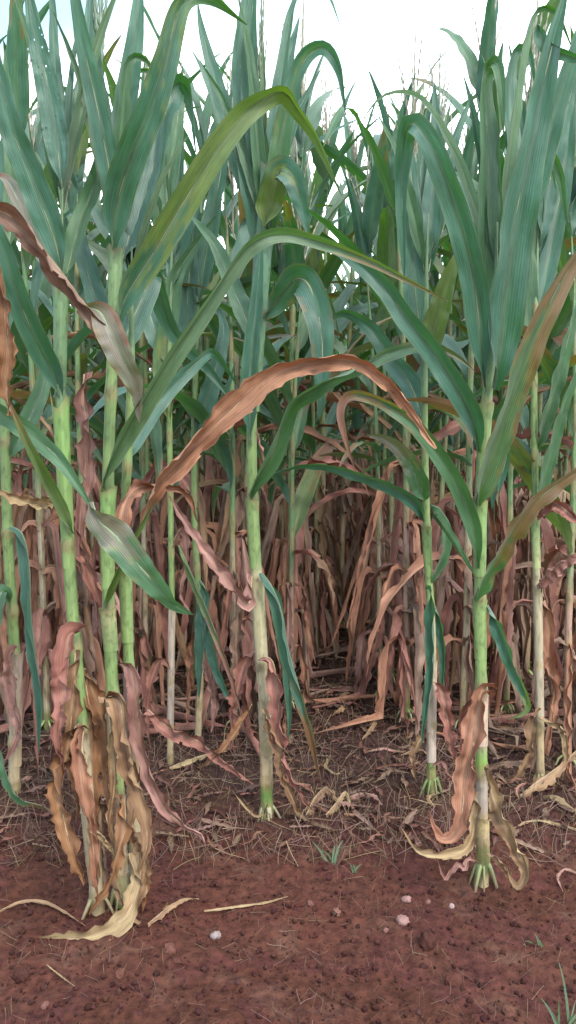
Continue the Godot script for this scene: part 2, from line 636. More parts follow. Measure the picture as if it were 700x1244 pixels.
func grow(r: RandomNumberGenerator, root: Node3D, style: int, cols: Array, n: int, ribs: bool):
	var height := r.randf_range(1.40, 1.60)
	var lean := Vector3(r.randf_range(-0.05, 0.05), 0, r.randf_range(-0.05, 0.05))
	var sp := []
	for i in 6:
		var t := i / 5.0
		sp.append(Vector3(lean.x * t * t + 0.006 * sin(t * 7.0), height * t - 0.01, lean.z * t * t))
	var path := smooth_path(sp, 56)
	var joints := []
	var hs := []
	var h := 0.035
	var k := 0
	while h < height - 0.05:
		hs.append(h)
		joints.append(h / height)
		h += lerpf(0.075, 0.165, clampf(k / 5.0, 0, 1)) * r.randf_range(0.9, 1.1)
		k += 1
	var deadh := r.randf_range(0.50, 0.74)
	var pale: Color = [Color(0.46, 0.36, 0.24), Color(0.42, 0.26, 0.20), Color(0.36, 0.28, 0.17)][r.randi() % 3]
	var gr := Color(0.19, 0.28, 0.10).lerp(Color(0.13, 0.22, 0.09), r.randf())
	part("stalk", stalk_mesh(path, 0.0095, 0.0055, joints, [[0.0, Color(0.12, 0.24, 0.05)], [0.035, Color(0.14, 0.25, 0.06)], [0.05, pale], [deadh * 0.75 / height, pale], [deadh / height, gr], [0.7, gr], [1.0, Color(0.09, 0.19, 0.08)]], 8), M.stalk, root)
	var az := r.randf() * TAU
	for i in hs.size():
		az += PI + r.randf_range(-0.45, 0.45)
		var t: float = hs[i] / height
		var lh: float = hs[i] + (0.10 if i > 0 else 0.03)
		if i == 0:
			continue
		var st := Vector3(cos(az), 0, sin(az)) * 0.009 + Vector3(lean.x, 0, lean.z) * t * t
		var side := Vector3(cos(az), 0, sin(az)).cross(Vector3.UP)
		if lh < deadh:
			for rep in (4 if r.randf() < 0.5 else 3):
				var aa := az + rep * r.randf_range(0.8, 2.4)
				var kd: String = ["pink", "bleak", "mauve", "rust", "pink", "tan", "rust", "bleak"][r.randi() % 8]
				add_blade(root, arc(lh, aa, r.randf_range(0.30, 0.62), deg_to_rad(38), deg_to_rad(r.randf_range(124, 137)), (-r.randf_range(0.06, 0.22) if r.randf() < 0.93 else 0.5), 0.0, n, st),
					{"w": r.randf_range(0.036, 0.066), "side": side, "roll": [[0.0, 0.0], [0.2, r.randf_range(-30, 30)], [1.0, r.randf_range(-110, 110)]], "fold": r.randf_range(0.5, 1.1), "ruf": 0.06, "waves": r.randf_range(4, 8), "kind": kd, "cols": cols, "sd": r.randf() * 90.0}, ribs)
		else:
			var up := clampf((lh - deadh) / (height - deadh), 0, 1)
			var e0 := deg_to_rad(lerpf(r.randf_range(30, 46), r.randf_range(9, 20), up))
			var droop := deg_to_rad(lerpf(r.randf_range(65, 125), r.randf_range(8, 55), up))
			var kd: String = ["green", "green", "fresh", "pale", "fresh", "green"][r.randi() % 6]
			if r.randf() < 0.11:
				kd = "lime"
			if up < 0.45 and r.randf() < 0.75:
				var a2 := az + r.randf_range(0.8, 2.4)
				var k2: String = ["fresh", "lime", "grey", "tan", "fresh", "pink"][r.randi() % 6]
				add_blade(root, arc(lh - 0.03, a2, r.randf_range(0.30, 0.52), deg_to_rad(r.randf_range(35, 60)), deg_to_rad(r.randf_range(80, 125)), r.randf_range(0.5, 1.2), 0.0, n, st),
					{"w": r.randf_range(0.035, 0.06), "side": Vector3(cos(a2), 0, sin(a2)).cross(Vector3.UP), "roll": [[0.0, 0.0], [1.0, r.randf_range(-80, 80)]], "fold": 0.4, "ruf": 0.05, "kind": k2, "tip": "tan", "dry": r.randf_range(0.5, 1.0), "cols": cols, "sd": r.randf() * 90.0}, ribs)
			var brk := r.randf_range(0.5, 0.8) if r.randf() < lerpf(0.42, 0.15, up) else 0.0
			var o := {"w": r.randf_range(0.050, 0.078), "side": side, "roll": [[0.0, 0.0], [1.0, r.randf_range(-55, 55)]], "fold": r.randf_range(0.15, 0.4), "ruf": 0.045, "waves": r.randf_range(3, 6), "kind": kd, "cols": cols, "sd": r.randf() * 90.0}
			if up < 0.35 and r.randf() < 0.45:
				o.tip = ["pink", "rust", "grey"][r.randi() % 3]
				o.dry = r.randf_range(0.45, 0.85)
			elif r.randf() < 0.15:
				o.tip = "tan"
				o.dry = 0.9
			add_blade(root, arc(lh, az, r.randf_range(0.60, 0.86) * lerpf(1.0, 0.62, up), e0, droop, r.randf_range(1.0, 2.0), brk, n, st), o, ribs)
	for q in 2:      # the young leaves standing in the whorl
		az += PI + 0.5
		var side := Vector3(cos(az), 0, sin(az)).cross(Vector3.UP)
		add_blade(root, arc(height - 0.05, az, r.randf_range(0.26, 0.42), deg_to_rad(r.randf_range(4, 12)), deg_to_rad(r.randf_range(5, 30)), 1.5, 0.0, n, Vector3(lean.x, 0, lean.z)),
			{"w": 0.055, "side": side, "roll": r.randf_range(-40, 40), "fold": 0.45, "ruf": 0.03, "kind": "green", "cols": cols, "sd": r.randf() * 90.0}, ribs)
	if style == 1:
		tassel(root, Vector3(lean.x, height - 0.03, lean.z), r.randf_range(0.36, 0.48), 7, 0.26, Color(0.30, 0.27, 0.20), Vector3(r.randf_range(-0.03, 0.03), 0, 0))
	for b in 5:
		var a := TAU * b / 5.0 + 0.4
		var out := Vector3(cos(a), 0, sin(a))
		part("brace_root", tube(PackedVector3Array([out * 0.008 + Vector3(0, 0.03, 0), out * 0.022 + Vector3(0, 0.018, 0), out * 0.034 + Vector3(0, -0.012, 0)]), PackedFloat32Array([0.0035, 0.003, 0.002]), PackedColorArray([Color(0.2, 0.3, 0.08), Color(0.4, 0.4, 0.2), Color(0.4, 0.3, 0.2)]), 5), M.stalk, root)

# ------------------------------------------------------------------ the plants one can make out one by one
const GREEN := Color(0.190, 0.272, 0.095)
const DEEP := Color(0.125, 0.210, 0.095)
const PALE := Color(0.400, 0.335, 0.220)
const HUSK := Color(0.400, 0.300, 0.180)
const NODE := Color(0.135, 0.215, 0.060)

func plant(x: float, y: float, label: String, group := "maize plants of the front rows") -> Node3D:
	return thing("maize_plant", G(x, y), label, "maize plant", group)

# points given as [x, y, how much farther than the plant's foot]
func S(root: Node3D, a: Array) -> Array:
	var out := []
	for s in a:
		out.append([s[0], s[1], -root.position.z + (s[2] if s.size() > 2 else 0.0)])
	return out

func LL(root: Node3D, sights: Array, wpx: float, o := {}) -> MeshInstance3D:
	return L(root, S(root, sights), wpx, o)

# stalk through sightings from the foot upwards; joints and colour stops by the height in the photograph
func HS(root: Node3D, sights: Array, r0: float, r1: float, joints: Array, stops: Array):
	var d := -root.position.z
	var slim: float = root.get_meta("slim", 0.76)
	r0 *= slim
	r1 *= slim
	var pts := [Vector3(0, -0.02, 0)]
	for s in S(root, sights):
		pts.append(P(s[0], s[1], s[2]) - root.position)
	var path := smooth_path(pts, 110)
	var y0 := 540.0 + F * EYE / d
	var y1: float = sights[sights.size() - 1][1]
	var js := []
	for j in joints:
		js.append((y0 - j) / (y0 - y1))
	var cs := []
	for c in stops:
		cs.append([clampf((y0 - c[0]) / (y0 - y1), 0, 1), c[1]])
	part("stalk", stalk_mesh(path, r0 * d / F, r1 * d / F, js, cs, 14), M.stalk, root)

func sheath(root: Node3D, x0: float, y0: float, x1: float, y1: float, r0: float, r1: float, c0: Color, c1: Color):
	var d := -root.position.z
	var slim: float = root.get_meta("slim", 0.76)
	r0 *= slim
	r1 *= slim
	sleeve(root, P(x0, y0, d), P(x1, y1, d), r0 * d / F, r1 * d / F, c0, c1)

# narrow young blades standing up out of the top of a plant
func spears(root: Node3D, x: float, y: float, count: int, reach: float):
	for k in count:
		var q := (k + 0.5) / count * 2.0 - 1.0
		var dx := q * reach * 0.32 + rng.randf_range(-8, 8)
		var up := reach * rng.randf_range(0.7, 1.1)
		var dz := rng.randf_range(-0.04, 0.16)
		var sights := [[x + q * 3.0, y, 0.02], [x + dx * 0.30, y - up * 0.35, 0.02 + dz * 0.4], [x + dx * 0.65, y - up * 0.70, 0.02 + dz * 0.75], [x + dx * 1.15, y - up, 0.02 + dz]]
		if rng.randf() < 0.3:
			sights.append([x + dx * 1.5 + signf(q) * 16.0, y - up * 1.02, 0.03 + dz])
			sights.append([x + dx * 1.7 + signf(q) * 30.0, y - up * 0.86, 0.03 + dz])
		LL(root, sights, rng.randf_range(18, 28), {"kind": ["green", "fresh", "green", "pale"][rng.randi() % 4], "roll": [[0, rng.randf_range(-30, 30)], [1, rng.randf_range(-50, 50)]], "fold": 0.5, "n": 30})

func front_left_plants():
	# ---- the leaning stalk on the left of the clump
	var a := plant(120, 1108, "left stalk of the bottom left clump, leaning left, tan leaves round its foot")
	HS(a, [[112, 1010], [105, 940], [97, 850], [88, 740], [80, 620], [75, 520], [73, 420], [74, 330], [76, 230]], 11.5, 8, [1095, 1060, 1000, 880, 775, 650, 500, 370],
		[[1108, HUSK], [1060, PALE], [1000, HUSK], [885, PALE], [865, GREEN], [560, GREEN], [480, DEEP], [230, DEEP]])
	sheath(a, 114, 1050, 103, 940, 13, 12.5, HUSK, PALE)
	sheath(a, 104, 985, 97, 885, 12, 12, PALE, Color(0.50, 0.44, 0.27))
	sheath(a, 84, 690, 73, 486, 10.5, 13, GREEN, Color(0.18, 0.32, 0.09))
	sheath(a, 73, 470, 74, 345, 10, 12, DEEP, DEEP)
	LL(a, [[75, 487, 0], [62, 450, -0.02], [42, 410, -0.06], [18, 350, -0.10], [2, 300, -0.12], [-40, 230, -0.14], [-80, 240, -0.15]], 40, {"kind": "green", "roll": [[0, 20], [0.5, 8], [1, 40]], "fold": 0.35, "clasp": 0.7, "base": 0.7, "ruf": 0.05})
	LL(a, [[88, 648, -0.01], [62, 595, -0.05], [38, 548, -0.10], [18, 505, -0.13], [8, 478, -0.14]], 24, {"kind": "lime", "roll": [[0, 35], [1, 20]], "fold": 0.5, "base": 0.9, "tip": "rust", "dry": 0.95, "label": "yellow green stem end of a leaf with a dead orange blade"})
	LL(a, [[12, 505, -0.14], [8, 470, -0.14], [10, 430, -0.15], [8, 380, -0.15], [2, 330, -0.16], [-14, 290, -0.17]], 42, {"kind": "orange", "roll": [[0, 10], [1, -20]], "fold": 0.5, "base": 0.4, "ruf": 0.1})
	# tops
	LL(a, [[76, 335, 0], [66, 290, -0.02], [42, 225, -0.04], [18, 165, -0.06], [4, 110, -0.07], [-18, 20, -0.08]], 46, {"kind": "green", "roll": [[0, 10], [1, -12]], "fold": 0.25, "base": 0.6})
	LL(a, [[76, 230, 0], [68, 165, 0.0], [56, 95, 0.0], [42, 30, 0.0], [30, -40, 0.0]], 37, {"kind": "green", "roll": [[0, 12], [1, -8]], "fold": 0.2, "holes": 0.52, "n": 120, "cols": [-1.0, -0.9, -0.8, -0.7, -0.6, -0.5, -0.4, -0.3, -0.2, -0.1, 0.1, 0.2, 0.3, 0.4, 0.5, 0.6, 0.7, 0.8, 0.9, 1.0], "label": "upright blue green leaf with small holes eaten in it"})
	LL(a, [[78, 235, 0.03], [74, 160, 0.05], [66, 80, 0.07], [62, -10, 0.10]], 26, {"kind": "green", "roll": 30, "fold": 0.4})
	LL(a, [[80, 225, 0.03], [92, 160, 0.06], [104, 95, 0.09], [110, 20, 0.12], [112, -50, 0.15]], 28, {"kind": "green", "roll": -20, "fold": 0.35})
	LL(a, [[78, 350, 0.02], [92, 290, 0.03], [112, 230, 0.05], [128, 170, 0.09], [124, 150, 0.14]], 30, {"kind": "fresh", "roll": [[0, -20], [1, 40]], "fold": 0.3})
	LL(a, [[74, 345, 0.03], [48, 300, 0.10], [20, 240, 0.16], [2, 215, 0.2], [-30, 230, 0.22]], 34, {"kind": "grey", "roll": 30, "fold": 0.3, "tip": "pink", "dry": 0.9})
	# the brown leaf coming in over the left edge, its blade bent down beside the stalk
	LL(a, [[-45, 246, -0.20], [0, 256, -0.19], [28, 275, -0.18], [58, 308, -0.16], [82, 340, -0.13], [104, 372, -0.10], [124, 402, -0.09], [146, 438, -0.08], [167, 478, -0.08]], 42, {"kind": "bleak", "roll": [[0, -8], [0.45, 62], [0.62, 20], [0.75, -20], [1, -30]], "fold": 0.35, "base": 1.0, "ruf": 0.06, "label": "pinkish brown dry leaf twisted along its length"})
	LL(a, [[103, 372, -0.09], [122, 380, -0.09], [134, 405, -0.10], [148, 435, -0.10], [166, 470, -0.09], [170, 515, -0.08]], 44, {"kind": "grey", "tip": "pink", "edge": 0.25, "roll": [[0, -20], [0.5, 5], [1, 30]], "fold": 0.25, "base": 0.6, "label": "grey green drying leaf blade with a brown edge"})
	# the teal leaf that crosses in front and hangs down with a brown patch
	LL(a, [[-40, 478, -0.05], [0, 500, -0.07], [40, 528, -0.09], [76, 562, -0.11], [102, 600, -0.12], [114, 625, -0.12]], 33, {"kind": "fresh", "roll": [[0, 30], [0.5, 0], [1, 10]], "fold": 0.3, "base": 1.0, "neck": 1.0, "n": 30, "tip": "green", "dry": 3.0})
	LL(a, [[112, 610, -0.12], [122, 634, -0.13], [144, 655, -0.14], [170, 688, -0.15], [196, 718, -0.15], [212, 735, -0.14], [236, 747, -0.13]], 52, {"kind": "grey", "tip": "fresh", "dry": 0.5, "edge": 0.0, "roll": [[0, 30], [0.3, 0], [1, 25]], "fold": 0.18, "base": 0.5, "ruf": 0.05, "label": "hanging green leaf with a brown dying patch"})
	# dead leaves of its foot
	LL(a, [[92, 768, -0.02], [84, 778, -0.05], [82, 815, -0.06], [77, 860, -0.07], [73, 900, -0.07], [80, 940, -0.06]], 39, {"kind": "pink", "roll": [[0, 10], [0.5, 35], [1, -10]], "fold": 0.5, "base": 1.0, "ruf": 0.12, "waves": 4})
	LL(a, [[97, 880, -0.02], [88, 890, -0.04], [80, 925, -0.05], [74, 965, -0.07], [80, 1005, -0.08], [90, 1040, -0.08], [104, 1070, -0.06]], 47, {"kind": "orange", "roll": [[0, -10], [0.4, 30], [0.7, -25], [1, 20]], "fold": 0.5, "base": 0.9, "ruf": 0.17, "waves": 4})
	LL(a, [[102, 885, -0.03], [98, 920, -0.06], [102, 970, -0.07], [112, 1020, -0.06], [118, 1070, -0.05], [120, 1095, -0.04]], 35, {"kind": "rust", "roll": [[0, 20], [0.5, -40], [1, 30]], "fold": 0.7, "base": 0.9, "ruf": 0.14})
	LL(a, [[102, 812, 0.02], [112, 835, 0.03], [126, 875, 0.03], [130, 930, 0.02], [134, 985, 0.0], [136, 1010, 0.0]], 39, {"kind": "orange", "roll": [[0, -30], [0.5, 20], [1, -20]], "fold": 0.4, "base": 0.5, "ruf": 0.1})
	LL(a, [[103, 455, 0.08], [102, 480, 0.07], [107, 520, 0.07], [104, 565, 0.07], [99, 620, 0.06], [96, 690, 0.05]], 39, {"kind": "mauve", "roll": [[0, -20], [0.3, 20], [0.6, -40], [1, 30]], "fold": 0.6, "base": 0.7, "ruf": 0.12})
	LL(a, [[90, 620, 0.06], [98, 660, 0.06], [112, 700, 0.05], [124, 750, 0.05], [130, 800, 0.05]], 31, {"kind": "pink", "roll": [[0, 30], [1, -60]], "fold": 0.7, "ruf": 0.1})
	LL(a, [[66, 612, 0.02], [40, 612, -0.04], [12, 604, -0.06], [-12, 590, -0.07]], 29, {"kind": "straw", "roll": [[0, 40], [1, 10]], "fold": 0.5, "base": 0.6})

	LL(a, [[104, 832, 0.01], [110, 880, 0.01], [110, 940, 0.0], [116, 1000, -0.01], [122, 1066, -0.02]], 36, {"kind": "orange", "roll": [[0, 20], [0.5, -30], [1, 40]], "fold": 0.5, "base": 0.7})
	LL(a, [[92, 790, -0.01], [90, 840, -0.03], [86, 900, -0.04], [94, 955, -0.04], [92, 1000, -0.04]], 38, {"kind": "tan", "tip": "orange", "dry": 0.5, "roll": [[0, -20], [0.5, 10], [1, -40]], "fold": 0.5, "base": 0.7})
	LL(a, [[112, 940, 0.02], [124, 980, 0.02], [128, 1030, 0.01], [130, 1085, 0.0]], 34, {"kind": "bleak", "roll": [[0, 10], [1, 40]], "fold": 0.5, "base": 0.7})
	# ---- the middle stalk of the clump
	var b := plant(148, 1102, "upright middle stalk of the bottom left clump, carrying the long arched leaf")
	HS(b, [[145, 1010], [143, 960], [138, 860], [133, 760], [131, 660], [132, 560], [136, 450], [139, 360], [140, 290], [141, 230]], 11.5, 8, [1090, 1050, 970, 842, 735, 590, 470, 390, 300],
		[[1102, NODE], [1060, HUSK], [975, PALE], [955, Color(0.30, 0.38, 0.13)], [900, PALE], [842, PALE], [830, GREEN], [420, GREEN], [290, DEEP]])
	sheath(b, 147, 1060, 143, 965, 12.5, 12.5, HUSK, Color(0.36, 0.27, 0.24))
	sheath(b, 141, 930, 137, 846, 12, 12.5, PALE, PALE)
	sheath(b, 135, 790, 131, 740, 12, 13, GREEN, Color(0.36, 0.34, 0.16))
	sheath(b, 131, 715, 131, 592, 11, 13, GREEN, Color(0.18, 0.31, 0.10))
	sheath(b, 139, 420, 140, 300, 10, 12, GREEN, DEEP)
	# arched leaf right across the middle
	LL(b, [[126, 592, -0.01], [128, 575, -0.03], [150, 530, -0.06], [178, 482, -0.09], [214, 425, -0.11], [252, 368, -0.12], [290, 312, -0.12], [318, 290, -0.12], [352, 286, -0.11], [400, 298, -0.11], [448, 316, -0.11], [492, 338, -0.12], [545, 366, -0.12]], 37,
		{"kind": "pale", "tip": "straw", "dry": 1.0, "roll": [[0, 20], [0.15, 42], [0.55, 50], [0.66, 15], [0.8, 30], [1, 50]], "fold": 0.5, "clasp": 0.5, "base": 0.95, "n": 60, "ruf": 0.03, "label": "long arched green leaf with a pale dried tip"})
	# yellow-green leaf rising to the right, its end folded over
	LL(b, [[143, 395, -0.01], [152, 362, -0.02], [186, 308, -0.05], [222, 248, -0.08], [258, 190, -0.10], [298, 138, -0.11], [326, 117, -0.11], [346, 113, -0.10], [362, 134, -0.09], [384, 166, -0.08], [402, 205, -0.08], [417, 240, -0.08]], 46,
		{"kind": "green", "tip": "lime", "dry": 0.32, "roll": [[0, 30], [0.35, 22], [0.58, 10], [0.7, 58], [1, 70]], "fold": 0.3, "clasp": 0.5, "base": 0.8, "n": 56, "ruf": 0.03, "label": "broad leaf turning yellow green, its tip folded over"})
	# the orange brown leaf
	LL(b, [[126, 735, -0.01], [134, 712, -0.04], [158, 662, -0.09], [190, 604, -0.14]], 20, {"kind": "lime", "roll": [[0, 40], [1, 30]], "fold": 0.7, "clasp": 0.3, "base": 1.0, "neck": 0.8, "n": 24, "tip": "fresh", "dry": 3.0})
	LL(b, [[172, 634, -0.11], [190, 590, -0.14], [222, 552, -0.16], [262, 515, -0.18], [298, 482, -0.19], [330, 455, -0.19], [370, 440, -0.19], [412, 436, -0.19], [448, 446, -0.19], [482, 474, -0.18], [506, 510, -0.17], [530, 545, -0.17]], 48,
		{"kind": "salmon", "tip": "salmon", "roll": [[0, 48], [0.22, 30], [0.38, 2], [0.5, 35], [0.62, 48], [0.8, 35], [1, 60]], "fold": 0.35, "clasp": 0.2, "base": 0.35, "n": 64, "ruf": 0.09, "waves": 5, "label": "dead orange brown leaf arching across the gap"})
	# upright leaves of its top
	LL(b, [[141, 300, 0], [137, 235, -0.02], [122, 150, -0.05], [106, 75, -0.07], [92, 0, -0.09], [84, -60, -0.1]], 36, {"kind": "green", "roll": [[0, 20], [1, -5]], "fold": 0.22, "base": 0.6})
	LL(b, [[137, 300, -0.02], [142, 250, -0.05], [158, 195, -0.09], [178, 145, -0.12], [198, 85, -0.14], [214, 20, -0.15], [232, -4, -0.15], [262, 0, -0.14], [300, 30, -0.12]], 50, {"kind": "green", "tip": "fresh", "dry": 0.75, "roll": [[0, 25], [0.4, 14], [0.7, 25], [1, 60]], "fold": 0.3, "clasp": 0.3, "base": 0.85, "n": 48})
	LL(b, [[143, 250, 0.02], [146, 190, 0.03], [156, 110, 0.04], [166, 30, 0.04], [170, -40, 0.05]], 40, {"kind": "green", "roll": [[0, -15], [1, 15]], "fold": 0.3, "base": 0.7})
	LL(b, [[138, 240, 0.03], [130, 160, 0.06], [118, 90, 0.10], [116, 0, 0.13]], 26, {"kind": "green", "roll": 20, "fold": 0.4})
	LL(b, [[146, 330, 0.05], [160, 275, 0.10], [180, 205, 0.14], [203, 130, 0.18], [216, 100, 0.19], [230, 112, 0.2], [236, 150, 0.2], [238, 185, 0.2]], 58, {"kind": "green", "roll": [[0, 10], [0.6, -14], [0.75, 50], [1, 60]], "fold": 0.28, "base": 0.6, "n": 48, "label": "broad dark leaf with its end folded down"})
	LL(b, [[134, 420, 0.04], [118, 370, 0.10], [98, 300, 0.16], [90, 260, 0.2], [72, 270, 0.24]], 34, {"kind": "green", "roll": 30})
	tassel(b, P(124, 140, -b.position.z + 0.12) - b.position, 0.34, 7, 0.14, Color(0.16, 0.22, 0.16))
	# dry leaves of its foot
	LL(b, [[138, 845, -0.03], [146, 850, -0.06], [152, 890, -0.07], [164, 945, -0.07], [176, 990, -0.07], [178, 1030, -0.07], [164, 1066, -0.07]], 38, {"kind": "tan", "roll": [[0, -5], [0.5, 25], [1, -20]], "fold": 0.4, "base": 1.0, "ruf": 0.10})
	LL(b, [[150, 965, -0.04], [152, 1000, -0.06], [142, 1040, -0.07], [132, 1075, -0.07], [122, 1092, -0.07], [108, 1112, -0.07]], 31, {"kind": "orange", "roll": [[0, 30], [0.5, -20], [1, 30]], "fold": 0.6, "base": 1.0, "ruf": 0.1})
	LL(b, [[170, 1035, -0.05], [170, 1075, -0.07], [156, 1108, -0.09], [130, 1130, -0.10], [96, 1140, -0.10], [52, 1143, -0.09], [2, 1146, -0.08]], 34, {"kind": "straw", "roll": [[0, 60], [0.4, -5], [0.6, 10], [1, 40]], "fold": 0.25, "base": 0.9, "ruf": 0.05, "label": "pale straw coloured dry leaf lying out on the soil"})
	LL(b, [[172, 1010, -0.03], [176, 1050, -0.05], [168, 1085, -0.06], [152, 1115, -0.07], [142, 1128, -0.07]], 34, {"kind": "tan", "roll": [[0, 40], [0.5, -30], [1, 20]], "fold": 0.6, "base": 0.8, "ruf": 0.14})
	LL(b, [[108, 1004, -0.07], [122, 1012, -0.08], [136, 1030, -0.07], [142, 1042, -0.06]], 15, {"kind": "straw", "roll": 20, "fold": 0.6, "base": 0.9, "n": 20})
	LL(b, [[140, 1060, -0.02], [146, 1086, -0.05], [160, 1112, -0.07], [186, 1125, -0.05], [214, 1112, 0.0], [240, 1096, 0.04]], 17, {"kind": "tan", "roll": [[0, 50], [1, 10]], "fold": 0.4, "base": 0.8})
	LL(b, [[140, 735, 0.04], [122, 640, 0.05], [112, 690, 0.05], [116, 740, 0.05], [124, 790, 0.04]], 20, {"kind": "mauve", "roll": [[0, 10], [1, -40]], "fold": 0.7, "ruf": 0.1})
	LL(b, [[141, 850, 0.02], [148, 880, 0.03], [158, 930, 0.03], [160, 990, 0.02], [152, 1040, 0.0], [146, 1075, 0.0]], 29, {"kind": "tan", "roll": [[0, 30], [0.5, -30], [1, 20]], "fold": 0.5, "base": 0.7})
	LL(b, [[133, 870, -0.03], [136, 905, -0.05], [140, 950, -0.05], [134, 1000, -0.05], [140, 1040, -0.05]], 22, {"kind": "straw", "tip": "orange", "dry": 0.5, "roll": [[0, -40], [0.5, 20], [1, -20]], "fold": 0.6, "base": 0.8})
	LL(b, [[160, 1000, 0.0], [172, 1030, -0.02], [176, 1070, -0.03], [172, 1110, -0.03]], 26, {"kind": "orange", "roll": [[0, 20], [1, -40]], "fold": 0.6, "base": 0.8})
	brace_roots(b, Vector3.ZERO, 0.018, 7, 0.035, 0.04, Color(0.34, 0.30, 0.14))
	brace_roots(a, Vector3.ZERO, 0.018, 6, 0.03, 0.04, Color(0.34, 0.28, 0.15))

	# ---- the right stalk of the clump
	var c := plant(163, 1086, "right stalk of the bottom left clump, pinkish dry leaf hanging out to its right")
	HS(c, [[164, 1000], [161, 920], [158, 840], [155, 760], [152, 680], [153, 600], [158, 500], [160, 400], [160, 300]], 9.5, 6, [1075, 1030, 925, 808, 690, 560, 450],
		[[1086, HUSK], [1000, PALE], [812, PALE], [800, GREEN], [500, GREEN], [400, DEEP]])
	sheath(c, 163, 1000, 158, 815, 10.5, 11, HUSK, Color(0.40, 0.24, 0.20))
	sheath(c, 155, 780, 152, 690, 10, 11.5, GREEN, GREEN)
	LL(c, [[154, 808, -0.03], [160, 815, -0.05], [166, 850, -0.05], [172, 900, -0.04], [186, 950, -0.04], [204, 985, -0.04], [226, 1004, -0.03], [246, 1014, -0.02], [250, 1030, -0.02]], 33, {"kind": "mauve", "roll": [[0, -10], [0.4, 30], [0.7, 10], [1, 20]], "fold": 0.3, "base": 0.8, "ruf": 0.1, "label": "pinkish dry leaf hanging out to the right of the clump"})
	LL(c, [[152, 690, -0.02], [146, 650, -0.06], [150, 610, -0.05], [170, 590, 0.02], [205, 590, 0.10], [228, 600, 0.14], [242, 640, 0.16]], 30, {"kind": "rust", "roll": [[0, 30], [0.5, 50], [1, 10]], "fold": 0.4})
	LL(c, [[153, 565, 0.0], [172, 520, 0.06], [200, 480, 0.10], [240, 440, 0.14], [262, 430, 0.18], [290, 470, 0.22]], 28, {"kind": "green", "roll": [[0, 30], [1, 40]]})
	LL(c, [[158, 460, 0.0], [150, 420, 0.06], [178, 350, 0.14], [185, 330, 0.16], [210, 400, 0.2], [255, 450, 0.2], [283, 490, 0.2]], 42, {"kind": "green", "tip": "grey", "dry": 1.2, "roll": [[0, 10], [0.5, 30], [1, 20]], "base": 0.5})
	LL(c, [[160, 340, 0.02], [172, 260, 0.06], [190, 180, 0.1], [196, 90, 0.14]], 36, {"kind": "green", "roll": -10})
	LL(c, [[160, 320, 0.02], [150, 250, 0.1], [138, 190, 0.16], [130, 130, 0.2]], 32, {"kind": "green", "roll": 15})
	LL(c, [[158, 390, 0.04], [140, 330, 0.12], [112, 300, 0.18], [100, 298, 0.2], [86, 330, 0.22]], 28, {"kind": "lime", "roll": 30})
	spears(a, 76, 255, 4, 260)
	spears(b, 140, 265, 4, 270)
	spears(c, 160, 340, 4, 240)
	brace_roots(c, Vector3.ZERO, 0.016, 6, 0.03, 0.04, Color(0.34, 0.30, 0.14))

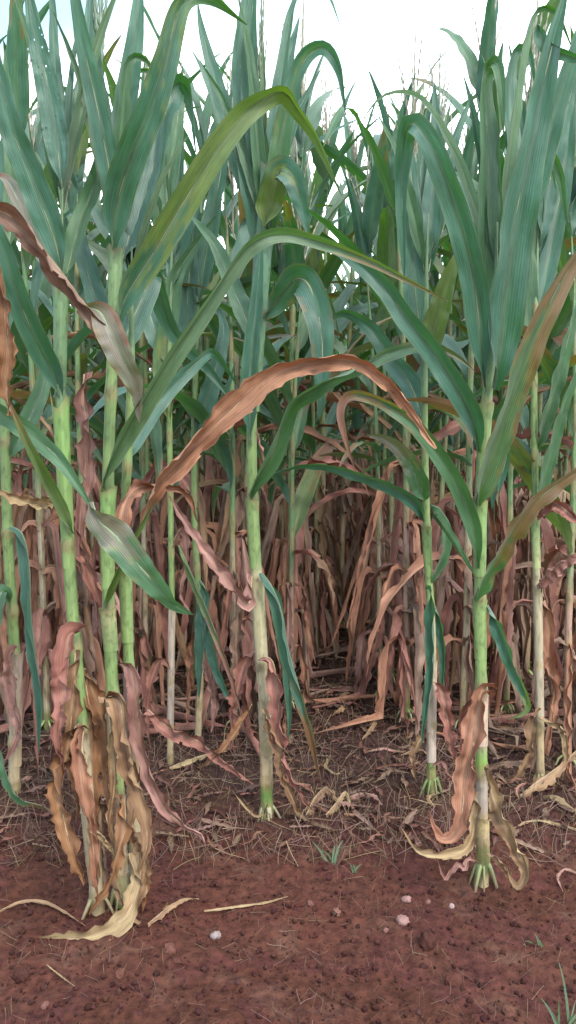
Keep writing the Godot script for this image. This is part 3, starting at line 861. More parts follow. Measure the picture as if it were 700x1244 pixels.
func front_right_plant():
	var c := plant(587, 1078, "tall front maize plant at right, standing alone, roots showing at its foot")
	c.set_meta("slim", 0.72)
	HS(c, [[587, 1040], [586, 1000], [585, 930], [585, 860], [584, 780], [583, 700], [583, 620], [587, 540], [592, 480], [598, 420], [602, 340], [604, 270]], 10.5, 8, [1050, 1030, 938, 832, 722, 602, 488, 400],
		[[1078, HUSK], [1056, NODE], [1034, NODE], [1030, HUSK], [995, HUSK], [985, Color(0.33, 0.27, 0.22)], [942, Color(0.36, 0.31, 0.26)], [936, Color(0.21, 0.36, 0.05)], [915, GREEN], [900, PALE], [845, PALE], [832, GREEN], [480, GREEN], [430, DEEP], [270, DEEP]])
	sheath(c, 587, 1026, 586, 992, 11.5, 12, HUSK, Color(0.42, 0.33, 0.16))
	sheath(c, 585, 905, 585, 838, 11, 12, Color(0.45, 0.33, 0.26), Color(0.48, 0.36, 0.24))
	sheath(c, 584, 800, 583, 728, 10.5, 12, GREEN, GREEN)
	sheath(c, 583, 700, 583, 610, 10.5, 12.5, GREEN, Color(0.19, 0.31, 0.1))
	sheath(c, 585, 590, 590, 492, 10, 12.5, GREEN, GREEN)
	# sweeping right leaf with a dying upper edge
	LL(c, [[578, 612, -0.02], [586, 584, -0.05], [602, 536, -0.09], [622, 478, -0.13], [644, 420, -0.16], [668, 368, -0.18], [694, 322, -0.19], [730, 285, -0.2], [780, 270, -0.2]], 50, {"kind": "pale", "tip": "tan", "dry": 0.66, "roll": [[0, 25], [0.3, 30], [0.55, 10], [0.8, 20], [1, 40]], "fold": 0.35, "clasp": 0.6, "base": 0.85, "n": 52, "edge": 0.10, "ruf": 0.05, "label": "wide leaf sweeping right, its end yellowing and brown"})
	# long leaf running up left
	LL(c, [[582, 548, -0.01], [575, 512, -0.04], [552, 466, -0.07], [524, 424, -0.08], [498, 392, -0.09], [470, 352, -0.09], [440, 322, -0.08], [408, 300, -0.06], [372, 288, -0.03], [340, 300, 0.0]], 39, {"kind": "green", "roll": [[0, -8], [0.4, -25], [0.75, -30], [1, -60]], "fold": 0.4, "clasp": 0.6, "base": 0.85, "n": 48, "ruf": 0.04})
	# leaf arching left and dropping a dead end
	LL(c, [[580, 690, -0.01], [574, 640, -0.03], [556, 590, -0.06], [530, 548, -0.08], [500, 512, -0.09], [468, 490, -0.09], [438, 480, -0.08], [420, 484, -0.07], [414, 505, -0.07], [422, 540, -0.07], [432, 572, -0.07]], 30, {"kind": "fresh", "tip": "pink", "dry": 0.74, "roll": [[0, 10], [0.4, -20], [0.65, -30], [0.8, 10], [1, 30]], "fold": 0.4, "clasp": 0.6, "base": 0.8, "n": 50})
	# broad standing leaf of the top
	LL(c, [[600, 472, -0.02], [606, 430, -0.04], [612, 370, -0.06], [622, 290, -0.08], [638, 205, -0.10], [655, 125, -0.11], [672, 50, -0.12], [690, -20, -0.12]], 66, {"kind": "green", "roll": [[0, 10], [0.4, 14], [1, -5]], "fold": 0.42, "clasp": 0.2, "base": 0.8, "n": 50, "ruf": 0.06, "waves": 4, "label": "broad upright leaf at the top, lit along its length"})
	LL(c, [[590, 470, -0.03], [583, 400, -0.06], [574, 330, -0.09], [556, 262, -0.12], [536, 205, -0.14], [516, 165, -0.15], [502, 150, -0.15], [493, 160, -0.13], [490, 200, -0.11], [489, 270, -0.1], [492, 345, -0.09]], 43, {"kind": "green", "roll": [[0, -15], [0.4, -22], [0.66, -8], [0.78, 40], [1, 25]], "fold": 0.32, "base": 0.8, "n": 54, "label": "leaf rising left, bent over at its top and hanging"})
	LL(c, [[596, 420, 0.02], [588, 340, 0.02], [592, 250, 0.02], [592, 170, 0.02], [588, 105, 0.02], [596, 76, 0.01], [606, 82, -0.01], [610, 120, -0.02], [612, 165, -0.02]], 38, {"kind": "fresh", "roll": [[0, 15], [0.6, 10], [0.75, 35], [1, 20]], "fold": 0.35, "base": 0.7, "n": 46})
	LL(c, [[604, 400, 0.03], [616, 320, 0.06], [624, 230, 0.09], [618, 130, 0.12], [622, 70, 0.13], [638, 58, 0.13], [648, 80, 0.12], [650, 110, 0.12]], 40, {"kind": "green", "roll": [[0, 10], [0.7, 30], [1, 50]], "fold": 0.35, "n": 46})
	LL(c, [[604, 380, 0.0], [624, 300, -0.02], [652, 215, -0.04], [676, 130, -0.05], [700, 50, -0.06], [716, -10, -0.06]], 42, {"kind": "green", "roll": [[0, -20], [1, 10]], "fold": 0.3, "n": 44})
	LL(c, [[603, 470, 0.02], [612, 420, 0.06], [622, 350, 0.09], [632, 270, 0.12], [640, 205, 0.13], [650, 188, 0.13], [668, 186, 0.12], [682, 215, 0.11], [690, 280, 0.1]], 36, {"kind": "fresh", "roll": [[0, 20], [0.6, 10], [0.75, 50], [1, 60]], "fold": 0.35, "n": 46})
	LL(c, [[655, 30, -0.1], [662, 56, -0.11], [690, 68, -0.12], [730, 80, -0.12]], 20, {"kind": "green", "roll": 40, "fold": 0.3, "base": 0.9, "n": 20})
	# leaf going right, its blade dead
	LL(c, [[576, 728, -0.02], [586, 706, -0.05], [604, 676, -0.09], [626, 640, -0.13], [646, 614, -0.15], [672, 592, -0.16], [704, 572, -0.17], [750, 560, -0.17]], 40, {"kind": "fresh", "tip": "tan", "dry": 0.42, "roll": [[0, 40], [0.3, 35], [0.5, 20], [1, 20]], "fold": 0.35, "clasp": 0.6, "base": 0.7, "n": 46, "ruf": 0.1, "label": "leaf rising right, green at its base with a dead tan blade"})
	LL(c, [[592, 735, 0.0], [602, 752, 0.0], [614, 782, 0.0], [626, 815, 0.0], [636, 838, 0.0], [640, 862, 0.0], [618, 874, 0.0]], 30, {"kind": "green", "tip": "lime", "dry": 0.8, "roll": [[0, 30], [0.5, 45], [1, 0]], "fold": 0.6, "base": 0.8})
	LL(c, [[590, 600, 0.03], [600, 560, 0.05], [606, 525, 0.06], [612, 560, 0.08], [606, 600, 0.08]], 34, {"kind": "green", "roll": 20, "fold": 0.3})
	# dry leaves at its foot
	LL(c, [[590, 834, -0.02], [586, 838, -0.04], [582, 860, -0.05], [576, 900, -0.06], [566, 945, -0.06], [562, 985, -0.07], [554, 1012, -0.07], [540, 1021, -0.07], [530, 1014, -0.07], [524, 1000, -0.07], [520, 985, -0.06]], 42, {"kind": "rust", "roll": [[0, 0], [0.3, 25], [0.6, 40], [0.8, 20], [1, 40]], "fold": 0.35, "base": 0.95, "clasp": 0.4, "n": 46, "ruf": 0.08, "label": "brown dry leaf hanging from the stalk, its tip curled up"})
	LL(c, [[581, 962, -0.03], [578, 1000, -0.05], [568, 1028, -0.06], [546, 1037, -0.07], [520, 1036, -0.08], [502, 1028, -0.08], [488, 1006, -0.08]], 22, {"kind": "straw", "roll": [[0, 50], [0.5, 15], [1, 20]], "fold": 0.35, "base": 0.9, "n": 36})
	LL(c, [[588, 936, -0.04], [594, 950, -0.06], [604, 980, -0.07], [616, 1008, -0.07], [630, 1034, -0.07], [640, 1060, -0.07], [632, 1078, -0.07], [622, 1072, -0.06], [616, 1050, -0.05]], 33, {"kind": "straw", "tip": "tan", "dry": 0.5, "roll": [[0, -10], [0.4, 25], [0.75, 40], [1, 10]], "fold": 0.4, "base": 0.8, "n": 44, "ruf": 0.1, "label": "yellowish dry leaf drooping to the right of the foot"})
	LL(c, [[592, 1036, -0.03], [606, 1044, -0.04], [618, 1062, -0.04], [626, 1085, -0.04]], 15, {"kind": "tan", "roll": 40, "fold": 0.5, "n": 20})
	LL(c, [[582, 1046, -0.03], [570, 1044, -0.05], [564, 1056, -0.06], [556, 1050, -0.06], [540, 1068, -0.06], [530, 1040, -0.06]], 12, {"kind": "mauve", "roll": 30, "fold": 0.5, "n": 24})
	LL(c, [[578, 842, 0.02], [566, 870, 0.04], [562, 920, 0.05], [558, 965, 0.05]], 26, {"kind": "pink", "roll": [[0, 30], [1, -30]], "fold": 0.6})
	spears(c, 602, 330, 5, 290)
	brace_roots(c, Vector3(0, 0, 0), 0.014, 10, 0.042, 0.036, Color(0.30, 0.34, 0.14))

func second_row():
	var gp := "maize plants of the front rows"
	# ---- centre
	var b := plant(325, 992, "tall maize plant at centre, pale sheathed stalk with whitish roots at its foot", gp)
	b.set_meta("slim", 0.80)
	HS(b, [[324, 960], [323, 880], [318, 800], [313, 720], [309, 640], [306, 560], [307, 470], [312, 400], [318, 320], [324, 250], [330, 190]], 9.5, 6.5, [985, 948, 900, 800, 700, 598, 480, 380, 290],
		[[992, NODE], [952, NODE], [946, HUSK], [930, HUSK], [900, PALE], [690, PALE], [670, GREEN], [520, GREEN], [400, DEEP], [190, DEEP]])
	sheath(b, 324, 940, 321, 850, 10, 10, HUSK, PALE)
	sheath(b, 320, 830, 312, 706, 10, 10.5, PALE, Color(0.44, 0.40, 0.22))
	sheath(b, 310, 690, 306, 604, 8.5, 10, GREEN, GREEN)
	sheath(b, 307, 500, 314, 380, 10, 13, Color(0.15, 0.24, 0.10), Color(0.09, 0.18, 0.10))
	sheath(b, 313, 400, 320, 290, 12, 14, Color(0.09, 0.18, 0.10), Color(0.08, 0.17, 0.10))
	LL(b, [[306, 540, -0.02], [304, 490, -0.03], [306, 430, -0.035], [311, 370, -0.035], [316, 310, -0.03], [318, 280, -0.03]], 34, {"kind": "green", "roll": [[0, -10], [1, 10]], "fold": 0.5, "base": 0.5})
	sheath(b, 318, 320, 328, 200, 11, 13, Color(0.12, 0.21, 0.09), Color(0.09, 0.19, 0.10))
	LL(b, [[303, 602, -0.01], [312, 582, -0.04], [330, 552, -0.08], [343, 515, -0.11], [356, 488, -0.14], [384, 470, -0.15], [398, 462, -0.15], [430, 448, -0.1], [470, 430, -0.02], [515, 420, 0.05], [550, 430, 0.08], [578, 452, 0.09]], 37, {"kind": "fresh", "tip": "grey", "dry": 0.93, "roll": [[0, 30], [0.3, 55], [0.5, 75], [0.7, 25], [1, 10]], "fold": 0.35, "clasp": 0.6, "base": 0.9, "n": 54})
	LL(b, [[322, 275, -0.03], [328, 245, -0.05], [333, 222, -0.07], [340, 206, -0.08], [355, 215, -0.1], [368, 250, -0.1], [376, 290, -0.1]], 42, {"kind": "lime", "tip": "green", "dry": 0.5, "roll": [[0, 0], [0.5, 10], [1, 30]], "fold": 0.3, "base": 0.9})
	LL(b, [[328, 300, 0.0], [334, 230, -0.03], [346, 150, -0.06], [364, 84, -0.08], [382, 60, -0.09], [400, 62, -0.1], [414, 90, -0.1], [420, 140, -0.1]], 34, {"kind": "fresh", "tip": "green", "dry": 0.6, "roll": [[0, 10], [0.6, -10], [0.8, 40], [1, 50]], "fold": 0.3, "n": 46})
	LL(b, [[318, 330, 0.02], [308, 250, 0.04], [300, 170, 0.06], [292, 80, 0.08], [298, 0, 0.1], [302, -40, 0.1]], 40, {"kind": "green", "roll": 12, "fold": 0.3})
	LL(b, [[322, 260, 0.03], [314, 180, 0.03], [304, 100, 0.03], [306, 20, 0.02], [312, -40, 0.02]], 34, {"kind": "green", "roll": -10, "fold": 0.3})
	LL(b, [[318, 280, 0.05], [290, 200, 0.08], [268, 120, 0.12], [246, 40, 0.16], [240, 0, 0.17]], 30, {"kind": "green", "roll": 10, "fold": 0.25})
	LL(b, [[326, 250, 0.04], [336, 170, 0.08], [348, 90, 0.12], [364, 20, 0.16]], 30, {"kind": "green", "roll": -20, "fold": 0.25})
	LL(b, [[312, 430, 0.03], [296, 380, 0.08], [282, 350, 0.12], [262, 300, 0.16], [230, 260, 0.2]], 32, {"kind": "fresh", "roll": 20})
	LL(b, [[316, 390, 0.0], [345, 355, -0.04], [362, 338, -0.06], [378, 352, -0.08], [390, 400, -0.1], [392, 460, -0.1], [388, 510, -0.1]], 50, {"kind": "green", "tip": "grey", "edge": 0.1, "roll": [[0, 40], [0.35, 25], [0.55, 0], [1, 20]], "fold": 0.25, "base": 0.5, "n": 44})
	LL(b, [[306, 700, -0.02], [300, 735, -0.08], [268, 692, -0.08], [236, 652, -0.07], [205, 602, -0.05]], 28, {"kind": "mauve", "roll": [[0, 40], [0.5, 10], [1, 20]], "fold": 0.4, "ruf": 0.08, "label": "pink dry leaf slanting down to the stalk"})
	LL(b, [[318, 696, -0.02], [330, 712, -0.04], [342, 742, -0.05], [350, 785, -0.05], [362, 830, -0.05], [374, 875, -0.05], [384, 915, -0.04], [392, 958, -0.03]], 30, {"kind": "green", "tip": "orange", "dry": 0.72, "roll": [[0, 40], [0.4, 60], [0.7, 20], [1, 60]], "fold": 0.6, "base": 0.8, "n": 44, "label": "green leaf hanging to the soil with a brown end"})
	LL(b, [[314, 700, 0.03], [330, 720, 0.05], [342, 760, 0.05], [350, 810, 0.05], [352, 860, 0.05], [350, 900, 0.04]], 26, {"kind": "green", "roll": [[0, -30], [0.5, 30], [1, 0]], "fold": 0.6, "base": 0.8})
	LL(b, [[320, 798, -0.03], [332, 806, -0.05], [338, 850, -0.05], [342, 900, -0.05], [352, 940, -0.05], [368, 968, -0.05], [380, 985, -0.04]], 32, {"kind": "pink", "roll": [[0, 10], [0.5, 40], [1, -10]], "fold": 0.45, "base": 0.7, "ruf": 0.12})
	LL(b, [[323, 860, -0.03], [338, 900, -0.05], [346, 945, -0.05], [362, 985, -0.04], [372, 1000, -0.03]], 26, {"kind": "tan", "roll": [[0, 40], [1, -20]], "fold": 0.5, "ruf": 0.1})
	LL(b, [[218, 662, 0.02], [244, 722, 0.0], [266, 778, -0.02], [284, 830, -0.03], [294, 872, -0.03]], 18, {"kind": "lime", "tip": "pink", "dry": 0.6, "roll": [[0, 50], [1, 20]], "fold": 0.6, "base": 0.6})
	LL(b, [[318, 790, 0.04], [300, 800, 0.05], [288, 850, 0.06], [282, 910, 0.06]], 30, {"kind": "pink", "roll": [[0, 0], [1, 50]], "fold": 0.5, "ruf": 0.12})
	LL(b, [[180, 862, -0.02], [208, 886, -0.03], [240, 900, -0.03], [268, 922, -0.03], [308, 952, -0.02]], 28, {"kind": "pink", "roll": [[0, 10], [0.6, 25], [1, 40]], "fold": 0.3, "base": 0.6, "ruf": 0.08, "label": "dry pinkish leaf bent across to the left"})
	LL(b, [[306, 855, 0.0], [290, 885, -0.02], [270, 912, -0.03], [256, 924, -0.03], [244, 935, 0.0]], 18, {"kind": "orange", "roll": [[0, 30], [1, 50]], "fold": 0.4})
	LL(b, [[322, 985, -0.01], [312, 992, -0.03], [298, 980, -0.03], [282, 960, -0.03]], 5, {"kind": "straw", "roll": 20, "fold": 0.3, "n": 16})
	brace_roots(b, Vector3.ZERO, 0.016, 12, 0.03, 0.04, Color(0.42, 0.38, 0.24))
	tassel(b, P(318, 170, -b.position.z + 0.1) - b.position, 0.36, 6, 0.15, Color(0.2, 0.24, 0.16))

	spears(b, 322, 270, 5, 260)

	# ---- right of the centre
	var d := plant(525, 976, "slender second-row maize plant between centre plant and tall right plant, green roots at foot", gp)
	d.set_meta("slim", 0.72)
	HS(d, [[524, 940], [525, 860], [525, 780], [521, 700], [518, 620], [516, 540], [516, 440], [518, 340], [520, 260]], 7.5, 5, [970, 950, 885, 735, 640, 540, 430],
		[[976, NODE], [935, NODE], [928, Color(0.40, 0.34, 0.30)], [880, HUSK], [740, Color(0.36, 0.33, 0.18)], [730, GREEN], [520, GREEN], [440, DEEP]])
	sheath(d, 524, 925, 525, 800, 8.5, 8.5, Color(0.42, 0.34, 0.28), Color(0.40, 0.30, 0.22))
	sheath(d, 521, 700, 518, 640, 7, 8.5, GREEN, GREEN)
	LL(d, [[521, 716, -0.03], [524, 724, -0.05], [527, 770, -0.05], [526, 820, -0.05], [518, 870, -0.05], [512, 908, -0.05]], 28, {"kind": "green", "roll": [[0, 0], [0.3, 50], [1, 40]], "fold": 0.7, "base": 1.0, "n": 36, "label": "green leaf hanging straight down along the stalk"})
	LL(d, [[526, 730, 0.02], [536, 760, 0.02], [540, 800, 0.02], [536, 850, 0.02]], 22, {"kind": "green", "roll": 40, "fold": 0.6})
	LL(d, [[528, 828, -0.02], [536, 838, -0.03], [543, 870, -0.03], [550, 905, -0.03], [556, 935, -0.02]], 28, {"kind": "pink", "roll": [[0, 10], [1, 30]], "fold": 0.4, "ruf": 0.1, "base": 0.7})
	LL(d, [[522, 890, -0.02], [510, 900, -0.02], [502, 925, -0.02], [506, 950, -0.02]], 16, {"kind": "tan", "roll": 20, "fold": 0.4})
	LL(d, [[524, 930, -0.02], [538, 925, -0.03], [546, 940, -0.03], [556, 948, -0.03]], 8, {"kind": "mauve", "roll": 20, "n": 16})
	LL(d, [[516, 632, -0.01], [506, 612, -0.04], [476, 592, -0.06], [432, 576, -0.06], [396, 566, -0.05], [362, 566, -0.02], [330, 576, 0.0]], 24, {"kind": "green", "roll": [[0, -30], [1, -50]], "fold": 0.35, "base": 0.8})
	LL(d, [[520, 712, 0.0], [540, 668, -0.03], [536, 632, -0.05], [525, 620, -0.06], [540, 640, -0.07], [560, 672, -0.08], [580, 704, -0.08]], 24, {"kind": "fresh", "roll": [[0, 40], [1, 40]], "fold": 0.3})
	LL(d, [[516, 606, 0.0], [508, 586, -0.04], [494, 556, -0.06], [470, 534, -0.07], [446, 528, -0.06]], 32, {"kind": "fresh", "tip": "grey", "dry": 0.6, "roll": [[0, 0], [1, -20]], "fold": 0.3})
	LL(d, [[518, 440, 0.0], [526, 400, -0.02], [538, 360, -0.04], [552, 318, -0.06], [562, 300, -0.06]], 38, {"kind": "lime", "roll": [[0, 10], [1, -10]], "fold": 0.25, "n": 30, "label": "yellow green leaf standing behind the front plant"})
	LL(d, [[518, 460, 0.03], [510, 400, 0.03], [502, 320, 0.03], [500, 230, 0.04], [497, 160, 0.05]], 42, {"kind": "green", "roll": 5, "fold": 0.2, "base": 0.8})
	LL(d, [[520, 340, 0.04], [524, 260, 0.05], [530, 180, 0.06], [528, 100, 0.08]], 32, {"kind": "green", "roll": -12, "fold": 0.3})
	LL(d, [[520, 330, 0.04], [510, 250, 0.06], [514, 170, 0.08], [526, 110, 0.1]], 26, {"kind": "green", "roll": 20, "fold": 0.3})
	LL(d, [[516, 520, 0.02], [500, 470, 0.06], [478, 440, 0.1], [452, 400, 0.12], [418, 380, 0.14], [390, 400, 0.14]], 34, {"kind": "green", "roll": [[0, 0], [1, -40]]})
	tassel(d, P(533, 200, -d.position.z + 0.1) - d.position, 0.26, 7, 0.14, Color(0.20, 0.23, 0.17))
	brace_roots(d, Vector3.ZERO, 0.013, 10, 0.045, 0.045, Color(0.20, 0.30, 0.10))

	spears(d, 518, 330, 5, 210)

	# ---- right edge
	var e := plant(657, 946, "second-row maize plant right of the tall front plant, stalk pale below, green above", gp)
	e.set_meta("slim", 0.68)
	HS(e, [[656, 900], [655, 820], [653, 740], [651, 660], [650, 580], [649, 500], [649, 420], [652, 330], [655, 250]], 7.5, 5, [940, 880, 800, 710, 625, 545, 455, 370],
		[[946, HUSK], [880, HUSK], [870, PALE], [700, PALE], [640, GREEN], [480, GREEN], [400, DEEP]])
	sheath(e, 656, 870, 653, 712, 8, 8.5, Color(0.36, 0.29, 0.21), Color(0.38, 0.33, 0.21))
	sheath(e, 652, 690, 650, 630, 7.5, 8.5, Color(0.36, 0.38, 0.18), GREEN)
	LL(e, [[652, 622, -0.01], [660, 582, -0.03], [674, 530, -0.05], [690, 478, -0.07], [712, 430, -0.08]], 26, {"kind": "fresh", "roll": [[0, 30], [1, 20]], "fold": 0.3, "base": 0.8})
	LL(e, [[652, 592, 0.0], [640, 560, 0.03], [622, 540, 0.05], [604, 560, 0.08], [598, 620, 0.1]], 28, {"kind": "green", "roll": 20})
	LL(e, [[650, 470, 0.0], [642, 420, 0.0], [638, 340, 0.0], [640, 250, 0.0], [646, 190, 0.0], [662, 186, -0.02], [676, 230, -0.03]], 36, {"kind": "fresh", "roll": [[0, 10], [0.7, 20], [1, 50]], "fold": 0.3, "n": 44})
	LL(e, [[652, 400, 0.0], [664, 320, 0.02], [680, 240, 0.04], [690, 160, 0.06], [696, 60, 0.08]], 34, {"kind": "green", "roll": -10})
	LL(e, [[655, 300, 0.0], [668, 220, 0.0], [684, 150, 0.0], [704, 80, 0.0]], 30, {"kind": "green", "roll": 12})
	LL(e, [[652, 545, 0.0], [668, 490, -0.02], [688, 420, -0.04], [705, 350, -0.05]], 30, {"kind": "fresh", "roll": 30})
	LL(e, [[652, 628, -0.02], [668, 610, -0.05], [690, 622, -0.08], [716, 650, -0.1]], 28, {"kind": "pink", "roll": [[0, 20], [1, 20]], "fold": 0.4})
	LL(e, [[652, 712, -0.02], [672, 690, -0.06], [700, 676, -0.08], [730, 672, -0.08]], 28, {"kind": "mauve", "roll": [[0, 20], [1, 10]], "fold": 0.35, "ruf": 0.08})
	LL(e, [[656, 715, 0.02], [664, 740, 0.03], [668, 800, 0.03], [674, 850, 0.03], [664, 910, 0.03]], 26, {"kind": "rust", "roll": [[0, 30], [1, -40]], "fold": 0.5, "ruf": 0.12})
	LL(e, [[656, 870, -0.02], [670, 878, -0.03], [684, 886, -0.03], [688, 920, -0.03], [684, 950, -0.02]], 14, {"kind": "straw", "roll": [[0, 40], [1, 20]], "fold": 0.5})
	LL(e, [[655, 860, -0.02], [646, 880, -0.03], [644, 910, -0.03], [630, 940, -0.02], [606, 950, 0.0]], 22, {"kind": "tan", "roll": [[0, 30], [1, 0]], "fold": 0.5})
	tassel(e, P(642, 190, -e.position.z + 0.05) - e.position, 0.42, 8, 0.16, Color(0.28, 0.28, 0.21), Vector3(0.02, 0, 0))
	brace_roots(e, Vector3.ZERO, 0.013, 6, 0.02, 0.03, Color(0.40, 0.34, 0.18))

	spears(e, 653, 320, 5, 250)

	# ---- left edge
	var f := plant(17, 962, "second-row maize plant at left edge, dark green leaves hanging beside pale dry ones", gp)
	HS(f, [[18, 900], [20, 850], [16, 760], [11, 680], [8, 600], [6, 500], [6, 400], [8, 300]], 9.5, 7, [955, 900, 800, 735, 640, 530, 420],
		[[962, HUSK], [870, PALE], [790, HUSK], [780, GREEN], [480, GREEN], [400, DEEP]])
	sheath(f, 19, 930, 20, 790, 10, 10, HUSK, Color(0.36, 0.27, 0.23))
	LL(f, [[14, 640, -0.02], [28, 650, -0.04], [36, 690, -0.05], [38, 745, -0.06], [44, 800, -0.06], [50, 850, -0.06], [48, 915, -0.05]], 32, {"kind": "green", "roll": [[0, 30], [0.4, 55], [0.8, 20], [1, 50]], "fold": 0.5, "base": 0.7, "n": 44})
	LL(f, [[12, 730, -0.02], [2, 720, -0.05], [-4, 760, -0.06], [-6, 810, -0.06]], 30, {"kind": "fresh", "roll": 20})
	LL(f, [[18, 790, -0.03], [14, 800, -0.05], [18, 845, -0.05], [26, 880, -0.05], [18, 905, -0.05], [6, 925, -0.05]], 32, {"kind": "mauve", "roll": [[0, 10], [0.6, 30], [1, -20]], "fold": 0.4, "ruf": 0.1, "base": 0.7})
	LL(f, [[-10, 890, -0.1], [4, 930, -0.13], [22, 968, -0.15], [50, 978, -0.15], [74, 990, -0.14]], 28, {"kind": "fresh", "roll": [[0, 10], [0.5, 40], [1, 50]], "fold": 0.35, "tip": "tan", "dry": 0.8})
	LL(f, [[10, 560, 0.0], [30, 520, 0.02], [48, 480, 0.05], [58, 440, 0.08], [60, 400, 0.1]], 30, {"kind": "fresh", "roll": 20})
	LL(f, [[8, 430, 0.0], [2, 360, 0.0], [-6, 260, 0.0], [4, 160, 0.0]], 36, {"kind": "green", "roll": 10})
	LL(f, [[8, 320, 0.0], [16, 240, 0.03], [12, 150, 0.05], [6, 60, 0.08]], 34, {"kind": "fresh", "roll": -10})
	brace_roots(f, Vector3.ZERO, 0.014, 6, 0.02, 0.03, Color(0.40, 0.34, 0.18))

	# ---- thin stalk behind, left of centre
	var h := plant(207, 926, "thin pale stalked maize plant between the front clump and the centre plant", gp)
	h.set_meta("slim", 0.62)
	HS(h, [[207, 880], [208, 800], [209, 735], [208, 660], [207, 590], [206, 500], [206, 420], [208, 330], [212, 240]], 6.5, 4.5, [920, 880, 820, 738, 660, 590, 520, 440],
		[[926, HUSK], [880, HUSK], [870, Color(0.33, 0.26, 0.21)], [740, Color(0.35, 0.29, 0.21)], [730, GREEN], [440, GREEN], [380, DEEP]])
	sheath(h, 207, 880, 209, 736, 7, 7.2, Color(0.33, 0.26, 0.21), Color(0.36, 0.29, 0.22))
	LL(h, [[206, 520, 0], [200, 480, 0], [198, 430, 0], [208, 370, 0.0], [214, 335, 0.0], [236, 300, 0.0], [262, 262, 0.0]], 34, {"kind": "lime", "tip": "fresh", "dry": 0.4, "roll": 20})
	LL(h, [[208, 600, 0], [222, 560, -0.03], [248, 520, -0.05], [272, 480, -0.06], [286, 440, -0.06]], 20, {"kind": "green", "roll": 30})
	LL(h, [[207, 450, 0], [188, 400, 0.04], [172, 350, 0.08], [150, 320, 0.1], [130, 350, 0.1]], 34, {"kind": "green", "roll": 10})
	LL(h, [[208, 360, 0], [220, 290, 0.03], [244, 220, 0.06], [258, 150, 0.08]], 32, {"kind": "green", "roll": -10})
	LL(h, [[210, 300, 0], [204, 230, 0.03], [214, 160, 0.05], [222, 80, 0.08]], 30, {"kind": "fresh", "roll": 10})
	LL(h, [[210, 820, 0.0], [196, 800, 0.0], [184, 830, 0.0], [178, 880, 0.0], [186, 915, 0.0]], 22, {"kind": "pink", "roll": [[0, 20], [1, -40]], "fold": 0.6})
	LL(h, [[208, 664, 0.0], [222, 640, 0.0], [226, 680, 0.0], [218, 720, 0.0], [232, 745, 0.0]], 18, {"kind": "mauve", "roll": [[0, 20], [1, -60]], "fold": 0.6})
	tassel(h, P(222, 170, -h.position.z + 0.1) - h.position, 0.2, 5, 0.12, Color(0.30, 0.24, 0.18))

	spears(h, 209, 320, 4, 210)

	# ---- the next one, with two green leaves hanging
	var g := plant(240, 905, "maize plant behind the centre plant's left side with two teal leaves hanging low", gp)
	g.set_meta("slim", 0.66)
	HS(g, [[242, 860], [246, 780], [240, 700], [236, 620], [236, 540], [238, 440], [240, 340], [242, 260]], 6.5, 4.5, [900, 850, 760, 680, 600, 500, 400],
		[[905, HUSK], [820, HUSK], [760, HUSK], [700, GREEN], [440, GREEN], [380, DEEP]])
	LL(g, [[243, 705, -0.02], [250, 720, -0.03], [246, 760, -0.03], [244, 800, -0.03], [242, 850, -0.03]], 24, {"kind": "green", "roll": [[0, 20], [1, 30]], "fold": 0.4, "base": 0.7})
	LL(g, [[246, 740, -0.02], [254, 770, -0.04], [262, 806, -0.04], [274, 838, -0.04], [290, 865, -0.04]], 22, {"kind": "green", "roll": [[0, 40], [1, 20]], "fold": 0.4, "base": 0.7})
	LL(g, [[244, 770, 0.0], [254, 800, 0.0], [262, 850, 0.0], [258, 890, 0.0]], 24, {"kind": "mauve", "roll": [[0, 10], [1, 40]], "fold": 0.4, "ruf": 0.1})
	LL(g, [[244, 760, 0.0], [234, 780, 0.0], [232, 830, 0.0], [228, 880, 0.0]], 20, {"kind": "rust", "roll": [[0, 10], [1, 40]], "fold": 0.6, "ruf": 0.1})
	LL(g, [[237, 540, 0], [250, 490, 0], [264, 440, 0.0], [272, 400, 0.02], [262, 370, 0.06]], 30, {"kind": "green", "roll": 20})
	LL(g, [[238, 450, 0], [228, 390, 0.0], [232, 310, 0.0], [242, 230, 0.0]], 34, {"kind": "green", "roll": 10})
	LL(g, [[240, 380, 0], [252, 300, 0.0], [268, 210, 0.0], [280, 130, 0.0]], 32, {"kind": "green", "roll": -14})
	LL(g, [[238, 620, 0], [224, 585, 0.04], [196, 570, 0.08], [178, 590, 0.1], [160, 640, 0.1]], 26, {"kind": "pink", "roll": [[0, 20], [1, 40]], "fold": 0.4})
# ------------------------------------------------------------------ the rows behind
func place(proto: Node3D, at: Vector3, turn: float, size: float, label: String, group: String):
	var o: Node3D = proto.duplicate()
	o.name = numbered("maize_plant")
	o.position = at
	o.rotation.y = turn
	o.scale = Vector3.ONE * size
	tag(o, label, "maize plant", group)
	add_child(o)

const ORDINAL := ["first", "second", "third", "fourth", "fifth", "sixth", "seventh", "eighth", "ninth", "tenth", "eleventh", "twelfth", "thirteenth", "fourteenth", "fifteenth", "sixteenth", "seventeenth", "eighteenth"]

const MARKS := [-400.0, 20.0, 125.0, 322.0, 524.0, 586.0, 656.0, 1100.0]
const BETWEEN := ["beyond the left edge plant", "between the left edge plant and the clump", "between the clump and the centre plant", "between the centre and slender plants", "between the slender and tall right plants", "between the two right hand front plants", "beyond the right edge plant"]

func gap_of(px: float) -> int:
	var g := 0
	while g < 6 and px > MARKS[g + 1]:
		g += 1
	return g

func where_at(px: float) -> String:
	return BETWEEN[gap_of(px)]

